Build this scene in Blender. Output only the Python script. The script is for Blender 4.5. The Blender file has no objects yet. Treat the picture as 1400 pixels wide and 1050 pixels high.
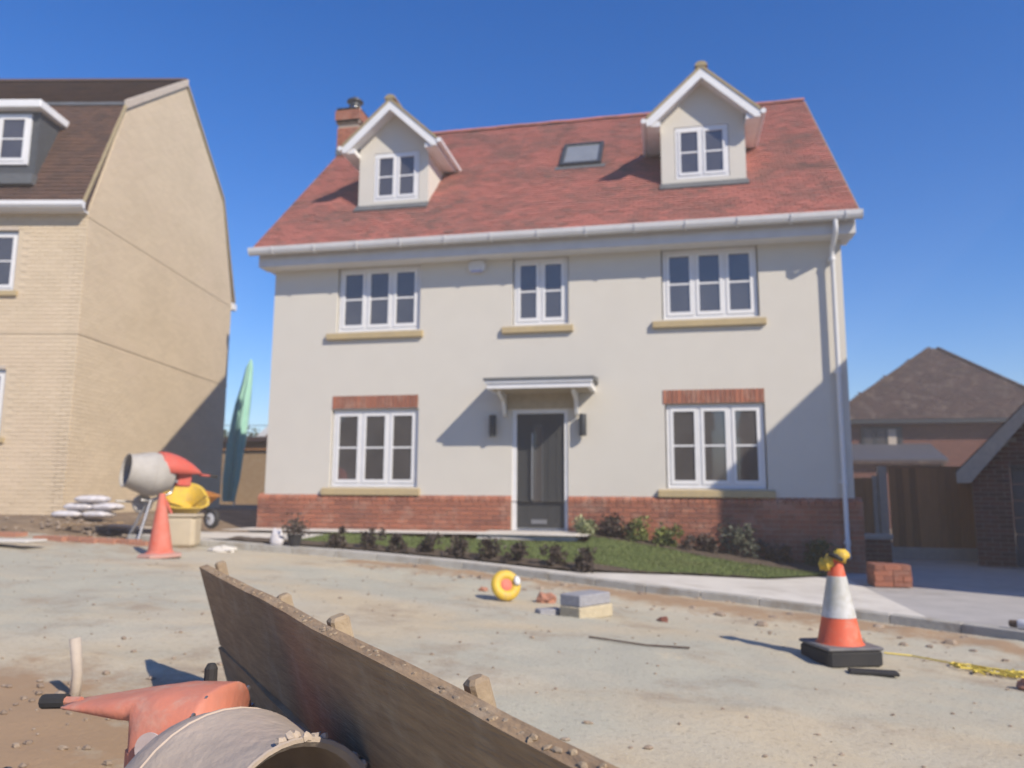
import bpy, math, random
from mathutils import Vector, Matrix, noise
random.seed(7)
PI = math.pi
scene = bpy.context.scene
col = scene.collection

# ---------------------------------------------------------------- camera
CAMY = -12.6
cam = bpy.data.cameras.new('camera')
camo = bpy.data.objects.new('camera', cam)
col.objects.link(camo)
scene.camera = camo
cam.sensor_width = 36.0
cam.lens = 27.0
cam.clip_start = 0.05
cam.clip_end = 3000
yaw, pitch, roll = math.radians(-11.693), math.radians(8.12), math.radians(0.376)
f = Vector((math.sin(yaw)*math.cos(pitch), math.cos(yaw)*math.cos(pitch), math.sin(pitch)))
r = Vector((math.cos(yaw), -math.sin(yaw), 0))
u = r.cross(f)
r2 = r*math.cos(roll)+u*math.sin(roll)
u2 = -r*math.sin(roll)+u*math.cos(roll)
camo.matrix_world = Matrix(((r2.x, u2.x, -f.x, 0), (r2.y, u2.y, -f.y, CAMY), (r2.z, u2.z, -f.z, 0), (0, 0, 0, 1)))
cam.dof.use_dof = True
cam.dof.focus_distance = 1.7
cam.dof.aperture_fstop = 3.2

# ---------------------------------------------------------------- light
SUN = Vector((1.33, -1.0, 1.25)).normalized()
elev = math.asin(SUN.z)
rot = math.atan2(SUN.x, SUN.y)
w = bpy.data.worlds.new('World')
scene.world = w
w.use_nodes = True
nt = w.node_tree
bg = nt.nodes['Background']
sky = nt.nodes.new('ShaderNodeTexSky')
sky.sky_type = 'NISHITA'
sky.sun_disc = False
sky.sun_elevation = elev
sky.sun_rotation = rot
sky.air_density = 1.0
sky.dust_density = 0.0
sky.ozone_density = 4.0
sky.altitude = 50
hs = nt.nodes.new('ShaderNodeHueSaturation')
hs.inputs['Hue'].default_value = 0.512
hs.inputs['Saturation'].default_value = 1.36
hs.inputs['Value'].default_value = 1.1
nt.links.new(sky.outputs[0], hs.inputs['Color'])
nt.links.new(hs.outputs[0], bg.inputs[0])
bg.inputs[1].default_value = 0.10
sl = bpy.data.lights.new('sun', 'SUN')
sl.energy = 3.9
sl.angle = math.radians(0.53)
sl.color = (1.0, 0.89, 0.74)
so = bpy.data.objects.new('sun', sl)
col.objects.link(so)
so.rotation_euler = SUN.to_track_quat('Z', 'Y').to_euler()
so.location = SUN*60
scene.view_settings.view_transform = 'Standard'
scene.view_settings.look = 'None'
scene.view_settings.exposure = 0.63
scene.view_settings.gamma = 1.0
scene.view_settings.use_curve_mapping = False

# ---------------------------------------------------------------- materials
MATS = {}
def mat(name, c1, c2=None, scale=8.0, rough=0.75, bump=0.0, bscale=40.0, tint=False, metal=0.0, ior=1.45,
        c3=None, stretch=(1, 1, 1), spec=0.5, streak=None, scale3=2.0, c3amt=0.6, sss=0.0, trans=0.0):
    """colour = mix of c1 and c2 by noise (or by the piece's own tint), patches of c3, fine grain"""
    m = bpy.data.materials.new(name)
    m.use_nodes = True
    n = m.node_tree
    L = n.links
    b = n.nodes['Principled BSDF']
    b.inputs['Roughness'].default_value = rough
    b.inputs['Metallic'].default_value = metal
    b.inputs['IOR'].default_value = ior
    b.inputs['Specular IOR Level'].default_value = spec
    c2 = c2 or tuple(v*0.8 for v in c1)
    tc = n.nodes.new('ShaderNodeTexCoord')
    mp = n.nodes.new('ShaderNodeMapping')
    mp.inputs['Scale'].default_value = stretch
    geo = n.nodes.new('ShaderNodeNewGeometry')
    L.new(geo.outputs['Position'], mp.inputs[0])
    nz = n.nodes.new('ShaderNodeTexNoise')
    nz.inputs['Scale'].default_value = scale
    nz.inputs['Detail'].default_value = 5
    nz.inputs['Roughness'].default_value = 0.6
    L.new(mp.outputs[0], nz.inputs['Vector'])
    rmp = n.nodes.new('ShaderNodeMapRange')
    rmp.inputs[1].default_value = 0.3
    rmp.inputs[2].default_value = 0.7
    L.new(nz.outputs[0], rmp.inputs[0])
    fac = rmp.outputs[0]
    if tint:
        at = n.nodes.new('ShaderNodeAttribute')
        at.attribute_name = 'tint'
        mx = n.nodes.new('ShaderNodeMath')
        mx.operation = 'MULTIPLY_ADD'
        L.new(rmp.outputs[0], mx.inputs[0])
        mx.inputs[1].default_value = 0.3
        ad = n.nodes.new('ShaderNodeMath')
        ad.operation = 'MULTIPLY'
        L.new(at.outputs['Fac'], ad.inputs[0])
        ad.inputs[1].default_value = 0.8
        L.new(ad.outputs[0], mx.inputs[2])
        mx.use_clamp = True
        fac = mx.outputs[0]
    mix = n.nodes.new('ShaderNodeMix')
    mix.data_type = 'RGBA'
    mix.inputs[6].default_value = (*c1, 1)
    mix.inputs[7].default_value = (*c2, 1)
    L.new(fac, mix.inputs[0])
    out = mix.outputs[2]
    if c3:
        n3 = n.nodes.new('ShaderNodeTexNoise')
        n3.inputs['Scale'].default_value = scale3
        n3.inputs['Detail'].default_value = 6
        n3.inputs['Roughness'].default_value = 0.65
        L.new(geo.outputs['Position'], n3.inputs['Vector'])
        m3 = n.nodes.new('ShaderNodeMapRange')
        m3.inputs[1].default_value = 0.5
        m3.inputs[2].default_value = 0.68
        m3.inputs[4].default_value = c3amt
        L.new(n3.outputs[0], m3.inputs[0])
        mx3 = n.nodes.new('ShaderNodeMix')
        mx3.data_type = 'RGBA'
        L.new(m3.outputs[0], mx3.inputs[0])
        L.new(out, mx3.inputs[6])
        mx3.inputs[7].default_value = (*c3, 1)
        out = mx3.outputs[2]
    L.new(out, b.inputs['Base Color'])
    if bump > 0:
        nb = n.nodes.new('ShaderNodeTexNoise')
        nb.inputs['Scale'].default_value = bscale
        nb.inputs['Detail'].default_value = 4
        L.new(mp.outputs[0], nb.inputs['Vector'])
        bp = n.nodes.new('ShaderNodeBump')
        bp.inputs['Strength'].default_value = bump
        bp.inputs['Distance'].default_value = 0.02
        L.new(nb.outputs[0], bp.inputs['Height'])
        L.new(bp.outputs[0], b.inputs['Normal'])
    MATS[name] = m
    return m

render_w = mat('cream_render', (0.60, 0.575, 0.515), (0.58, 0.555, 0.497), scale=3.0, rough=0.9, bump=0.25, bscale=120, c3=(0.50, 0.475, 0.42), scale3=0.7, c3amt=0.12)
white = mat('white_upvc', (0.74, 0.745, 0.75), (0.68, 0.685, 0.69), scale=5, rough=0.4)
glass = mat('window_glass', (0.085, 0.08, 0.078), (0.055, 0.052, 0.052), scale=1.5, rough=0.03, ior=1.75, spec=0.7)
glass_l = mat('skylight_glass', (0.24, 0.26, 0.27), (0.20, 0.215, 0.225), scale=3, rough=0.06, ior=1.8)  # pale base colour stands in for the reflected bright sky
stone = mat('sill_stone', (0.47, 0.37, 0.20), (0.40, 0.32, 0.19), scale=9, rough=0.85, bump=0.2)
redbrick = mat('red_brick', (0.42, 0.155, 0.09), (0.20, 0.085, 0.06), scale=30, rough=0.88, bump=0.4, bscale=90, tint=True, c3=(0.50, 0.34, 0.26), scale3=3.5, c3amt=0.45)
mortar = mat('mortar', (0.40, 0.33, 0.26), (0.33, 0.27, 0.21), scale=20, rough=0.95, bump=0.3)
ybrick = mat('yellow_brick', (0.67, 0.555, 0.40), (0.56, 0.46, 0.325), scale=30, rough=0.9, bump=0.4, bscale=90, tint=True, c3=(0.64, 0.52, 0.385), scale3=0.9, c3amt=0.5)
ymortar = mat('pale_mortar', (0.60, 0.50, 0.36), (0.53, 0.44, 0.32), scale=20, rough=0.95, bump=0.3)
dkbrick = mat('dark_brick', (0.22, 0.085, 0.06), (0.11, 0.05, 0.04), scale=30, rough=0.9, bump=0.4, bscale=90, tint=True)
rtile = mat('red_clay_tile', (0.46, 0.165, 0.13), (0.19, 0.115, 0.095), scale=14, rough=0.85, bump=0.3, bscale=60, tint=True)
btile = mat('brown_tile', (0.135, 0.072, 0.048), (0.065, 0.042, 0.034), scale=10, rough=0.88, bump=0.3, bscale=60, tint=True)
gtile = mat('grey_brown_tile', (0.075, 0.045, 0.038), (0.045, 0.030, 0.027), scale=10, rough=0.9, bump=0.3, bscale=50, tint=True, c3=(0.19, 0.15, 0.12), scale3=3, c3amt=0.5)
felt = mat('roof_felt', (0.07, 0.045, 0.04), rough=0.95)
rfelt = mat('red_roof_bed', (0.16, 0.06, 0.045), rough=0.95)
tanm = mat('tan_bedding', (0.36, 0.29, 0.17), (0.28, 0.23, 0.14), rough=0.9, bump=0.3)
lead = mat('lead_grey', (0.13, 0.14, 0.145), (0.10, 0.105, 0.11), rough=0.55, bump=0.1)
dkgrey = mat('dark_grey_metal', (0.045, 0.05, 0.055), rough=0.45)
charcoal = mat('charcoal_cladding', (0.075, 0.082, 0.088), (0.06, 0.065, 0.07), rough=0.6)
doorm = mat('dark_grey_door', (0.05, 0.052, 0.052), (0.042, 0.043, 0.043), scale=20, rough=0.45, stretch=(6, 6, .5))
steel = mat('steel', (0.42, 0.42, 0.42), rough=0.4, metal=0.8)
chrome = mat('galvanised', (0.7, 0.7, 0.7), rough=0.25, metal=1.0)
black = mat('black_rubber', (0.022, 0.022, 0.024), (0.035, 0.034, 0.033), scale=8, rough=0.8)
lit_rubber = mat('lit_base_rubber', (0.12, 0.12, 0.13), (0.20, 0.19, 0.18), scale=7, rough=0.85)  # black base rubber painted lighter, as its top catches the light
orange = mat('cone_orange', (0.68, 0.12, 0.05), (0.58, 0.10, 0.05), scale=9, rough=0.6, c3=(0.45, 0.26, 0.18), scale3=12, c3amt=.6)
coneorange2 = mat('dusty_cone_red', (0.60, 0.12, 0.07), (0.56, 0.20, 0.15), scale=9, rough=0.7)
conebase = mat('dusty_cone_base', (0.55, 0.27, 0.22), (0.45, 0.30, 0.25), scale=12, rough=0.8)
sleeve = mat('cone_sleeve', (0.60, 0.60, 0.60), (0.40, 0.40, 0.35), scale=7, rough=0.45, c3=(0.36, 0.33, 0.24), scale3=9, c3amt=.6)
hoodor = mat('mixer_orange', (0.62, 0.21, 0.13), (0.50, 0.20, 0.14), scale=10, rough=0.6, bump=.15, bscale=40, c3=(0.50, 0.34, 0.26), scale3=9, c3amt=0.7)
hoodred = mat('mixer_red', (0.60, 0.09, 0.06), (0.5, 0.12, 0.09), scale=10, rough=0.5)
drumm = mat('cement_coated_drum', (0.50, 0.415, 0.33), (0.40, 0.33, 0.265), scale=6, rough=0.85, bump=0.3, bscale=25, c3=(0.56, 0.43, 0.33), scale3=4)
drumg = mat('pale_drum', (0.44, 0.42, 0.385), (0.36, 0.34, 0.31), scale=6, rough=0.8, bump=0.2, bscale=25)
yellow = mat('yellow_plastic', (0.70, 0.48, 0.05), (0.58, 0.39, 0.05), scale=8, rough=0.55, bump=.2, c3=(0.40, 0.30, 0.16), scale3=14, c3amt=.6)
yellow2 = mat('pale_yellow', (0.72, 0.62, 0.14), (0.62, 0.52, 0.12), scale=12, rough=0.6)
beige = mat('beige_plastic', (0.52, 0.44, 0.31), (0.45, 0.38, 0.27), scale=5, rough=0.6)
sackm = mat('white_sack', (0.72, 0.70, 0.71), (0.48, 0.46, 0.47), scale=12, rough=0.6, bump=0.4, bscale=18)
sticker = mat('sticker_white', (0.55, 0.47, 0.46), (0.46, 0.36, 0.33), scale=30, rough=0.6)
wood = mat('weathered_board', (0.40, 0.275, 0.155), (0.25, 0.17, 0.10), scale=5, rough=0.9, bump=0.5, bscale=16, stretch=(1, 1, 11), c3=(0.46, 0.38, 0.27), scale3=7, c3amt=0.4)
woodlt = mat('pale_timber', (0.40, 0.31, 0.20), (0.27, 0.20, 0.13), scale=9, rough=0.85, bump=0.3)
fencem = mat('fence_board_stain', (0.50, 0.24, 0.10), (0.28, 0.135, 0.06), scale=2.5, rough=0.8, bump=0.2, tint=True, stretch=(5, 5, 1))
concpost = mat('concrete_post', (0.52, 0.45, 0.37), (0.42, 0.36, 0.30), scale=10, rough=0.9, bump=0.2)
concrete = mat('pale_concrete', (0.64, 0.61, 0.55), (0.54, 0.51, 0.46), scale=2.5, rough=0.9, bump=0.2, bscale=60, c3=(0.38, 0.34, 0.28), scale3=2.2, c3amt=0.5)
kerbface = mat('kerb_concrete', (0.40, 0.385, 0.35), (0.31, 0.30, 0.27), scale=5, rough=0.92, bump=0.3, c3=(0.27, 0.22, 0.16), scale3=5, c3amt=0.6)
drive = mat('driveway_paving', (0.43, 0.41, 0.39), (0.35, 0.335, 0.32), scale=3, rough=0.9, bump=0.2, c3=(0.28, 0.26, 0.23), scale3=1.5, c3amt=0.5)
blockgrey = mat('concrete_block', (0.34, 0.34, 0.36), (0.26, 0.26, 0.28), scale=25, rough=0.95, bump=0.5, bscale=60)
blockcream = mat('cream_block', (0.52, 0.45, 0.31), (0.42, 0.36, 0.25), scale=20, rough=0.95, bump=0.5, bscale=60)
soil = mat('brown_soil', (0.26, 0.185, 0.115), (0.14, 0.10, 0.065), scale=3.5, rough=0.97, bump=0.8, bscale=22, c3=(0.33, 0.26, 0.18), scale3=2)
bedsoil = mat('bed_soil', (0.115, 0.085, 0.06), (0.06, 0.045, 0.033), scale=14, rough=0.97, bump=0.8, bscale=30)
gablewall = mat('far_red_wall', (0.17, 0.075, 0.055), (0.12, 0.055, 0.045), scale=8, rough=0.9)
garagedoor = mat('garage_door_grey', (0.12, 0.12, 0.12), rough=0.6)
bluegrey = mat('blue_grey_roof', (0.075, 0.078, 0.10), rough=0.6)
mint = mat('mint_sheet', (0.42, 0.70, 0.57), (0.30, 0.58, 0.48), scale=5, rough=0.6, stretch=(5, 5, .6))
grassm = mat('grass_blade', (0.16, 0.20, 0.06), (0.11, 0.15, 0.045), scale=5, rough=0.7, tint=True, c3=(0.15, 0.15, 0.05), scale3=1.5, c3amt=0.4)
grassbase = mat('lawn_turf', (0.115, 0.14, 0.047), (0.085, 0.11, 0.036), scale=9, rough=0.95, bump=0.6, bscale=50, c3=(0.11, 0.11, 0.045), scale3=1.5, c3amt=0.5)
leafdark = mat('leaf_dark_purple', (0.085, 0.062, 0.045), (0.05, 0.038, 0.032), scale=20, rough=0.6, tint=True)
leafgreen = mat('leaf_green', (0.075, 0.11, 0.035), (0.04, 0.06, 0.025), scale=20, rough=0.55, tint=True)
leaflime = mat('leaf_yellow_green', (0.22, 0.25, 0.06), (0.09, 0.12, 0.035), scale=20, rough=0.55, tint=True)
leafwhite = mat('leaf_variegated', (0.42, 0.44, 0.25), (0.08, 0.11, 0.04), scale=20, rough=0.55, tint=True)
leafgrey = mat('leaf_grey_green', (0.15, 0.16, 0.11), (0.08, 0.09, 0.065), scale=20, rough=0.6, tint=True)
leaffar = mat('leaf_far_tree', (0.07, 0.085, 0.035), (0.035, 0.045, 0.02), scale=4, rough=0.7, tint=True)
bark = mat('bark', (0.12, 0.085, 0.06), (0.07, 0.05, 0.04), rough=0.95, bump=0.5)
stonem = mat('rubble_stone', (0.36, 0.29, 0.22), (0.22, 0.17, 0.13), scale=10, rough=0.95, bump=0.4, tint=True)
brickbit = mat('brick_rubble', (0.42, 0.20, 0.13), (0.32, 0.17, 0.12), scale=10, rough=0.95, bump=0.3, tint=True)
ropem = mat('yellow_rope', (0.68, 0.55, 0.08), (0.60, 0.46, 0.09), scale=30, rough=0.7)
greenpl = mat('green_band', (0.02, 0.36, 0.17), rough=0.4)
whitepl = mat('white_plastic', (0.72, 0.72, 0.72), rough=0.45)
bluetag = mat('lilac_plastic', (0.42, 0.42, 0.62), rough=0.45)
blackpl = mat('black_polythene', (0.025, 0.024, 0.024), rough=0.22)
tansoffit = mat('tan_soffit', (0.42, 0.36, 0.27), rough=0.7)
gutterm = mat('gutter_plastic', (0.60, 0.60, 0.60), (0.54, 0.54, 0.54), scale=5, rough=0.45)
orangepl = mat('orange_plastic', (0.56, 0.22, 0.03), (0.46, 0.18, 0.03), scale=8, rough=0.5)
orangewood = mat('orange_wood', (0.42, 0.20, 0.07), (0.33, 0.16, 0.06), rough=0.8)

# road material: pale grey-green gravel with sandy, brown and yellow patches
def road_mat():
    m = bpy.data.materials.new('sandy_gravel')
    m.use_nodes = True
    n = m.node_tree; L = n.links
    b = n.nodes['Principled BSDF']
    b.inputs['Roughness'].default_value = 0.96
    geo = n.nodes.new('ShaderNodeNewGeometry')
    def noi(scale, detail=6, rough=0.6, st=None):
        t = n.nodes.new('ShaderNodeTexNoise')
        t.inputs['Scale'].default_value = scale
        t.inputs['Detail'].default_value = detail
        t.inputs['Roughness'].default_value = rough
        src = geo.outputs['Position']
        if st:
            mp = n.nodes.new('ShaderNodeMapping')
            mp.inputs['Scale'].default_value = st
            L.new(src, mp.inputs[0]); src = mp.outputs[0]
        L.new(src, t.inputs['Vector'])
        return t.outputs[0]
    def rng(s, a, b_, o=1.0):
        q = n.nodes.new('ShaderNodeMapRange')
        q.inputs[1].default_value = a; q.inputs[2].default_value = b_; q.inputs[4].default_value = o
        L.new(s, q.inputs[0]); return q.outputs[0]
    def mix(fac, a, c):
        q = n.nodes.new('ShaderNodeMix'); q.data_type = 'RGBA'
        L.new(fac, q.inputs[0])
        if isinstance(a, tuple): q.inputs[6].default_value = (*a, 1)
        else: L.new(a, q.inputs[6])
        q.inputs[7].default_value = (*c, 1)
        return q.outputs[2]
    c = mix(rng(noi(0.7, 6, .55, (1, 1.8, 1)), .38, .62), (0.475, 0.435, 0.335), (0.50, 0.42, 0.285))
    c = mix(rng(noi(0.5, 6, .6, (.8, 1.4, 1)), .44, .58, .9), c, (0.41, 0.40, 0.32))
    c = mix(rng(noi(1.3, 8, .72), .53, .68, .75), c, (0.31, 0.235, 0.16))
    c = mix(rng(noi(3.1, 8, .75), .58, .70, .6), c, (0.56, 0.47, 0.32))
    c = mix(rng(noi(30, 3, .7), .55, .75, .6), c, (0.22, 0.185, 0.14))
    c = mix(rng(noi(70, 2, .7), .58, .72, .7), c, (0.55, 0.50, 0.42))
    at = n.nodes.new('ShaderNodeAttribute'); at.attribute_name = 'soil'
    brk = n.nodes.new('ShaderNodeMath'); brk.operation = 'MULTIPLY_ADD'; brk.use_clamp = True
    nn = noi(4, 6, .7)
    sub = n.nodes.new('ShaderNodeMath'); sub.operation = 'SUBTRACT'; L.new(nn, sub.inputs[0]); sub.inputs[1].default_value = .5
    L.new(sub.outputs[0], brk.inputs[0]); brk.inputs[1].default_value = 1.6; L.new(at.outputs['Fac'], brk.inputs[2])
    c = mix(rng(brk.outputs[0], .25, .7, .95), c, (0.34, 0.225, 0.13))
    L.new(c, b.inputs['Base Color'])
    bp = n.nodes.new('ShaderNodeBump'); bp.inputs['Strength'].default_value = 0.6; bp.inputs['Distance'].default_value = 0.015
    L.new(noi(26, 6, .75), bp.inputs['Height'])
    L.new(bp.outputs[0], b.inputs['Normal'])
    return m
roadm = road_mat()

# ---------------------------------------------------------------- helpers
W = {}
def tag(o, label=None, cat=None, group=None, kind=None):
    if label: o['label'] = label
    if cat: o['category'] = cat
    if group: o['group'] = group
    if kind: o['kind'] = kind
    return o
def thing(name, label, cat, M=None, group=None):
    o = bpy.data.objects.new(name, None)
    o.empty_display_size = 0.2
    col.objects.link(o)
    M = M or Matrix()
    o.matrix_world = M
    W[o] = M.copy()
    return tag(o, label, cat, group)
def T(x, y, z, rz=0.0):
    return Matrix.Translation((x, y, z)) @ Matrix.Rotation(rz, 4, 'Z')
def link(name, me, parent=None, M=None):
    """M is a world matrix for the object"""
    o = bpy.data.objects.new(name, me)
    col.objects.link(o)
    M = M or (W[parent] if parent else Matrix())
    if parent:
        o.parent = parent
        o.matrix_local = W[parent].inverted() @ M
    else:
        o.matrix_world = M
    W[o] = M.copy()
    return o
class MB:
    def __init__(s, F=None):
        s.v = []; s.f = []; s.t = []; s.F = F or Matrix(); s.tint = 0.5; s.smooth = False
    def pts(s, ps, faces, M=None):
        k = len(s.v)
        A = s.F @ M if M is not None else s.F
        for p in ps:
            s.v.append(A @ Vector(p)); s.t.append(s.tint)
        for q in faces: s.f.append([k+i for i in q])
        return s
    def box(s, x0, x1, y0, y1, z0, z1, M=None):
        ps = [(x0, y0, z0), (x1, y0, z0), (x1, y1, z0), (x0, y1, z0), (x0, y0, z1), (x1, y0, z1), (x1, y1, z1), (x0, y1, z1)]
        return s.pts(ps, [(3, 2, 1, 0), (4, 5, 6, 7), (0, 1, 5, 4), (1, 2, 6, 5), (2, 3, 7, 6), (3, 0, 4, 7)], M)
    def cbox(s, x0, x1, y0, y1, z0, z1, c=0.01, M=None):
        """box with a chamfered top rim and vertical edges"""
        def ring(i, z): return [(x0+i+c, y0+i, z), (x1-i-c, y0+i, z), (x1-i, y0+i+c, z), (x1-i, y1-i-c, z), (x1-i-c, y1-i, z), (x0+i+c, y1-i, z), (x0+i, y1-i-c, z), (x0+i, y0+i+c, z)]
        ps = ring(c, z0)+ring(0, z0+c)+ring(0, z1-c)+ring(c, z1)
        fs = [tuple(range(7, -1, -1)), tuple(range(24, 32))]
        for k in range(3):
            for i in range(8): fs.append((k*8+i, k*8+(i+1) % 8, k*8+8+(i+1) % 8, k*8+8+i))
        return s.pts(ps, fs, M)
    def prism(s, poly, y0, y1, M=None):
        """poly in x,z, extruded along y"""
        n = len(poly)
        ps = [(p[0], y0, p[1]) for p in poly]+[(p[0], y1, p[1]) for p in poly]
        fs = [tuple(range(n)), tuple(range(2*n-1, n-1, -1))]+[(i, i+n, (i+1) % n+n, (i+1) % n) for i in range(n)]
        return s.pts(ps, fs, M)
    def prismx(s, poly, x0, x1, M=None):
        """poly in y,z, extruded along x"""
        n = len(poly)
        ps = [(x0, p[0], p[1]) for p in poly]+[(x1, p[0], p[1]) for p in poly]
        fs = [tuple(range(n-1, -1, -1)), tuple(range(n, 2*n))]+[(i, (i+1) % n, (i+1) % n+n, i+n) for i in range(n)]
        return s.pts(ps, fs, M)
    def tube(s, path, rad, seg=8, M=None, caps=True):
        path = [Vector(p) for p in path]
        rads = rad if isinstance(rad, (list, tuple)) else [rad]*len(path)
        ps = []
        prev = None
        for i, p in enumerate(path):
            d = (path[min(i+1, len(path)-1)]-path[max(i-1, 0)]).normalized()
            if prev is None:
                a = Vector((0, 0, 1)) if abs(d.z) < .9 else Vector((1, 0, 0))
            else: a = prev
            x = d.cross(a).normalized()
            y = x.cross(d).normalized()
            prev = y
            for k in range(seg):
                t = 2*PI*k/seg
                ps.append(p+(x*math.cos(t)+y*math.sin(t))*rads[i])
        fs = []
        for i in range(len(path)-1):
            for k in range(seg):
                fs.append((i*seg+k, i*seg+(k+1) % seg, (i+1)*seg+(k+1) % seg, (i+1)*seg+k))
        if caps:
            fs.append(tuple(range(seg-1, -1, -1)))
            fs.append(tuple(range((len(path)-1)*seg, len(path)*seg)))
        return s.pts(ps, fs, M)
    def lathe(s, prof, seg=24, M=None, axis='Z', caps=False):
        """prof: list of (r, h) along the axis"""
        ps = []
        for rr, h in prof:
            for k in range(seg):
                t = 2*PI*k/seg
                a, b = rr*math.cos(t), rr*math.sin(t)
                ps.append((a, b, h) if axis == 'Z' else (h, a, b))
        fs = []
        for i in range(len(prof)-1):
            for k in range(seg):
                fs.append((i*seg+k, i*seg+(k+1) % seg, (i+1)*seg+(k+1) % seg, (i+1)*seg+k))
        if caps:
            fs.append(tuple(range(seg-1, -1, -1)))
            fs.append(tuple(range((len(prof)-1)*seg, len(prof)*seg)))
        return s.pts(ps, fs, M)
    def blob(s, c, rad, amp=0.25, seg=8, seed=0, M=None):
        """uneven lump"""
        ps = []
        c = Vector(c); rad = Vector(rad)
        rings = max(4, seg//2+1)
        for i in range(rings+1):
            ph = PI*i/rings
            for k in range(seg):
                t = 2*PI*k/seg
                d = Vector((math.sin(ph)*math.cos(t), math.sin(ph)*math.sin(t), math.cos(ph)))
                q = 1+amp*noise.noise(d*1.6+Vector((seed*3.1, seed*1.7, 0)))
                ps.append(c+Vector((d.x*rad.x, d.y*rad.y, d.z*rad.z))*q)
        fs = []
        for i in range(rings):
            for k in range(seg):
                fs.append((i*seg+k, (i+1)*seg+k, (i+1)*seg+(k+1) % seg, i*seg+(k+1) % seg))
        return s.pts(ps, fs, M)
    def mesh(s, name, m, Winv=None):
        me = bpy.data.meshes.new(name)
        vs = [Winv @ v for v in s.v] if Winv is not None else s.v
        me.from_pydata([tuple(v) for v in vs], [], s.f)
        a = me.attributes.new('tint', 'FLOAT', 'POINT')
        a.data.foreach_set('value', s.t)
        if s.smooth: me.polygons.foreach_set('use_smooth', [True]*len(me.polygons))
        ms = m if isinstance(m, (list, tuple)) else [m]
        for q in ms: me.materials.append(q)
        return me
    def build(s, name, m, parent=None, smooth=None, fix=True):
        if smooth is not None: s.smooth = smooth
        Mw = W[parent] if parent else Matrix()
        me = s.mesh(name, m, Mw.inverted())
        if fix:
            import bmesh
            b = bmesh.new(); b.from_mesh(me)
            bmesh.ops.recalc_face_normals(b, faces=b.faces)
            b.to_mesh(me); b.free()
        return link(name, me, parent)
def bevel(o, wd=0.006, seg=2):
    m = o.modifiers.new('bevel', 'BEVEL'); m.width = wd; m.segments = seg; m.limit_method = 'ANGLE'
    return o
def smooth_angle(o, ang=35):
    me = o.data
    me.polygons.foreach_set('use_smooth', [True]*len(me.polygons))
    me.set_sharp_from_angle(angle=math.radians(ang))
    return o

def wall_mesh(mb, x0, x1, z0, z1, holes, rev=0.10, y=0.0):
    """front face of a wall at y with holes (x0,x1,z0,z1) and reveals going back"""
    xs = sorted({x0, x1, *[h[0] for h in holes], *[h[1] for h in holes]})
    zs = sorted({z0, z1, *[h[2] for h in holes], *[h[3] for h in holes]})
    for i in range(len(xs)-1):
        for j in range(len(zs)-1):
            cx, cz = (xs[i]+xs[i+1])/2, (zs[j]+zs[j+1])/2
            if any(h[0] < cx < h[1] and h[2] < cz < h[3] for h in holes): continue
            mb.pts([(xs[i], y, zs[j]), (xs[i+1], y, zs[j]), (xs[i+1], y, zs[j+1]), (xs[i], y, zs[j+1])], [(0, 1, 2, 3)])
    for a, b, c, d in holes:
        mb.pts([(a, y, c), (b, y, c), (b, y, d), (a, y, d), (a, y+rev, c), (b, y+rev, c), (b, y+rev, d), (a, y+rev, d)],
               [(0, 4, 5, 1), (1, 5, 6, 2), (2, 6, 7, 3), (3, 7, 4, 0)])
    return mb

def window(parent, F, x0, x1, z0, z1, n=3, y=0.05, bar=True, fr=0.055, cs=0.05, gl=None, m=None, bars_v=0, pane_split=0.5, name='window'):
    """casement window in the wall frame F (x right, y into the wall)"""
    m = m or white
    gl = gl or glass
    mb = MB(F)
    d = 0.07
    mb.box(x0, x1, y, y+d, z0, z0+fr); mb.box(x0, x1, y, y+d, z1-fr, z1)
    mb.box(x0, x0+fr, y, y+d, z0+fr, z1-fr); mb.box(x1-fr, x1, y, y+d, z0+fr, z1-fr)
    wds = (x1-x0-2*fr)
    mu = 0.045
    cw = (wds-(n-1)*mu)/n
    for k in range(1, n):
        xm = x0+fr+k*cw+(k-1)*mu
        mb.box(xm, xm+mu, y, y+d, z0+fr, z1-fr)
    wo = mb.build(name, m, parent)
    for k in range(n):
        a = x0+fr+k*(cw+mu); b = a+cw
        g = 0.004
        a += g; b -= g
        c, e = z0+fr+g, z1-fr-g
        yy = y-0.012
        q = MB(F)
        q.box(a, b, yy, yy+.05, c, c+cs+.012); q.box(a, b, yy, yy+.05, e-cs, e)
        q.box(a, a+cs, yy, yy+.05, c+cs+.012, e-cs); q.box(b-cs, b, yy, yy+.05, c+cs+.012, e-cs)
        q.build('casement', m, wo)
        zz = c+cs+.012; ze = e-cs
        if bar:
            zm = zz+(ze-zz)*pane_split
            MB(F).box(a+cs, b-cs, yy+.012, yy+.036, zm-.014, zm+.014).build('glazing_bar', m, wo)
            MB(F).box(a+cs, b-cs, yy+.022, yy+.03, zz, zm-.014).build('pane', gl, wo)
            MB(F).box(a+cs, b-cs, yy+.022, yy+.03, zm+.014, ze).build('pane', gl, wo)
        else:
            MB(F).box(a+cs, b-cs, yy+.022, yy+.03, zz, ze).build('pane', gl, wo)
    return wo

def piece_variants(name, dims, m, tints, jitter=0.002, wedge=None):
    """shared meshes for bricks / tiles; local x along, y out (negative = proud), z up"""
    out = []
    for i, t in enumerate(tints):
        mb = MB(); mb.tint = t
        w_, d_, h_ = dims
        j = lambda: random.uniform(-jitter, jitter)
        x0, x1, z0, z1 = -w_/2+j(), w_/2+j(), -h_/2+j(), h_/2+j()
        y0 = -d_+j()
        mb.box(x0, x1, y0, 0.02, z0, z1)
        out.append(mb.mesh(name, m))
    return out

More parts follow.
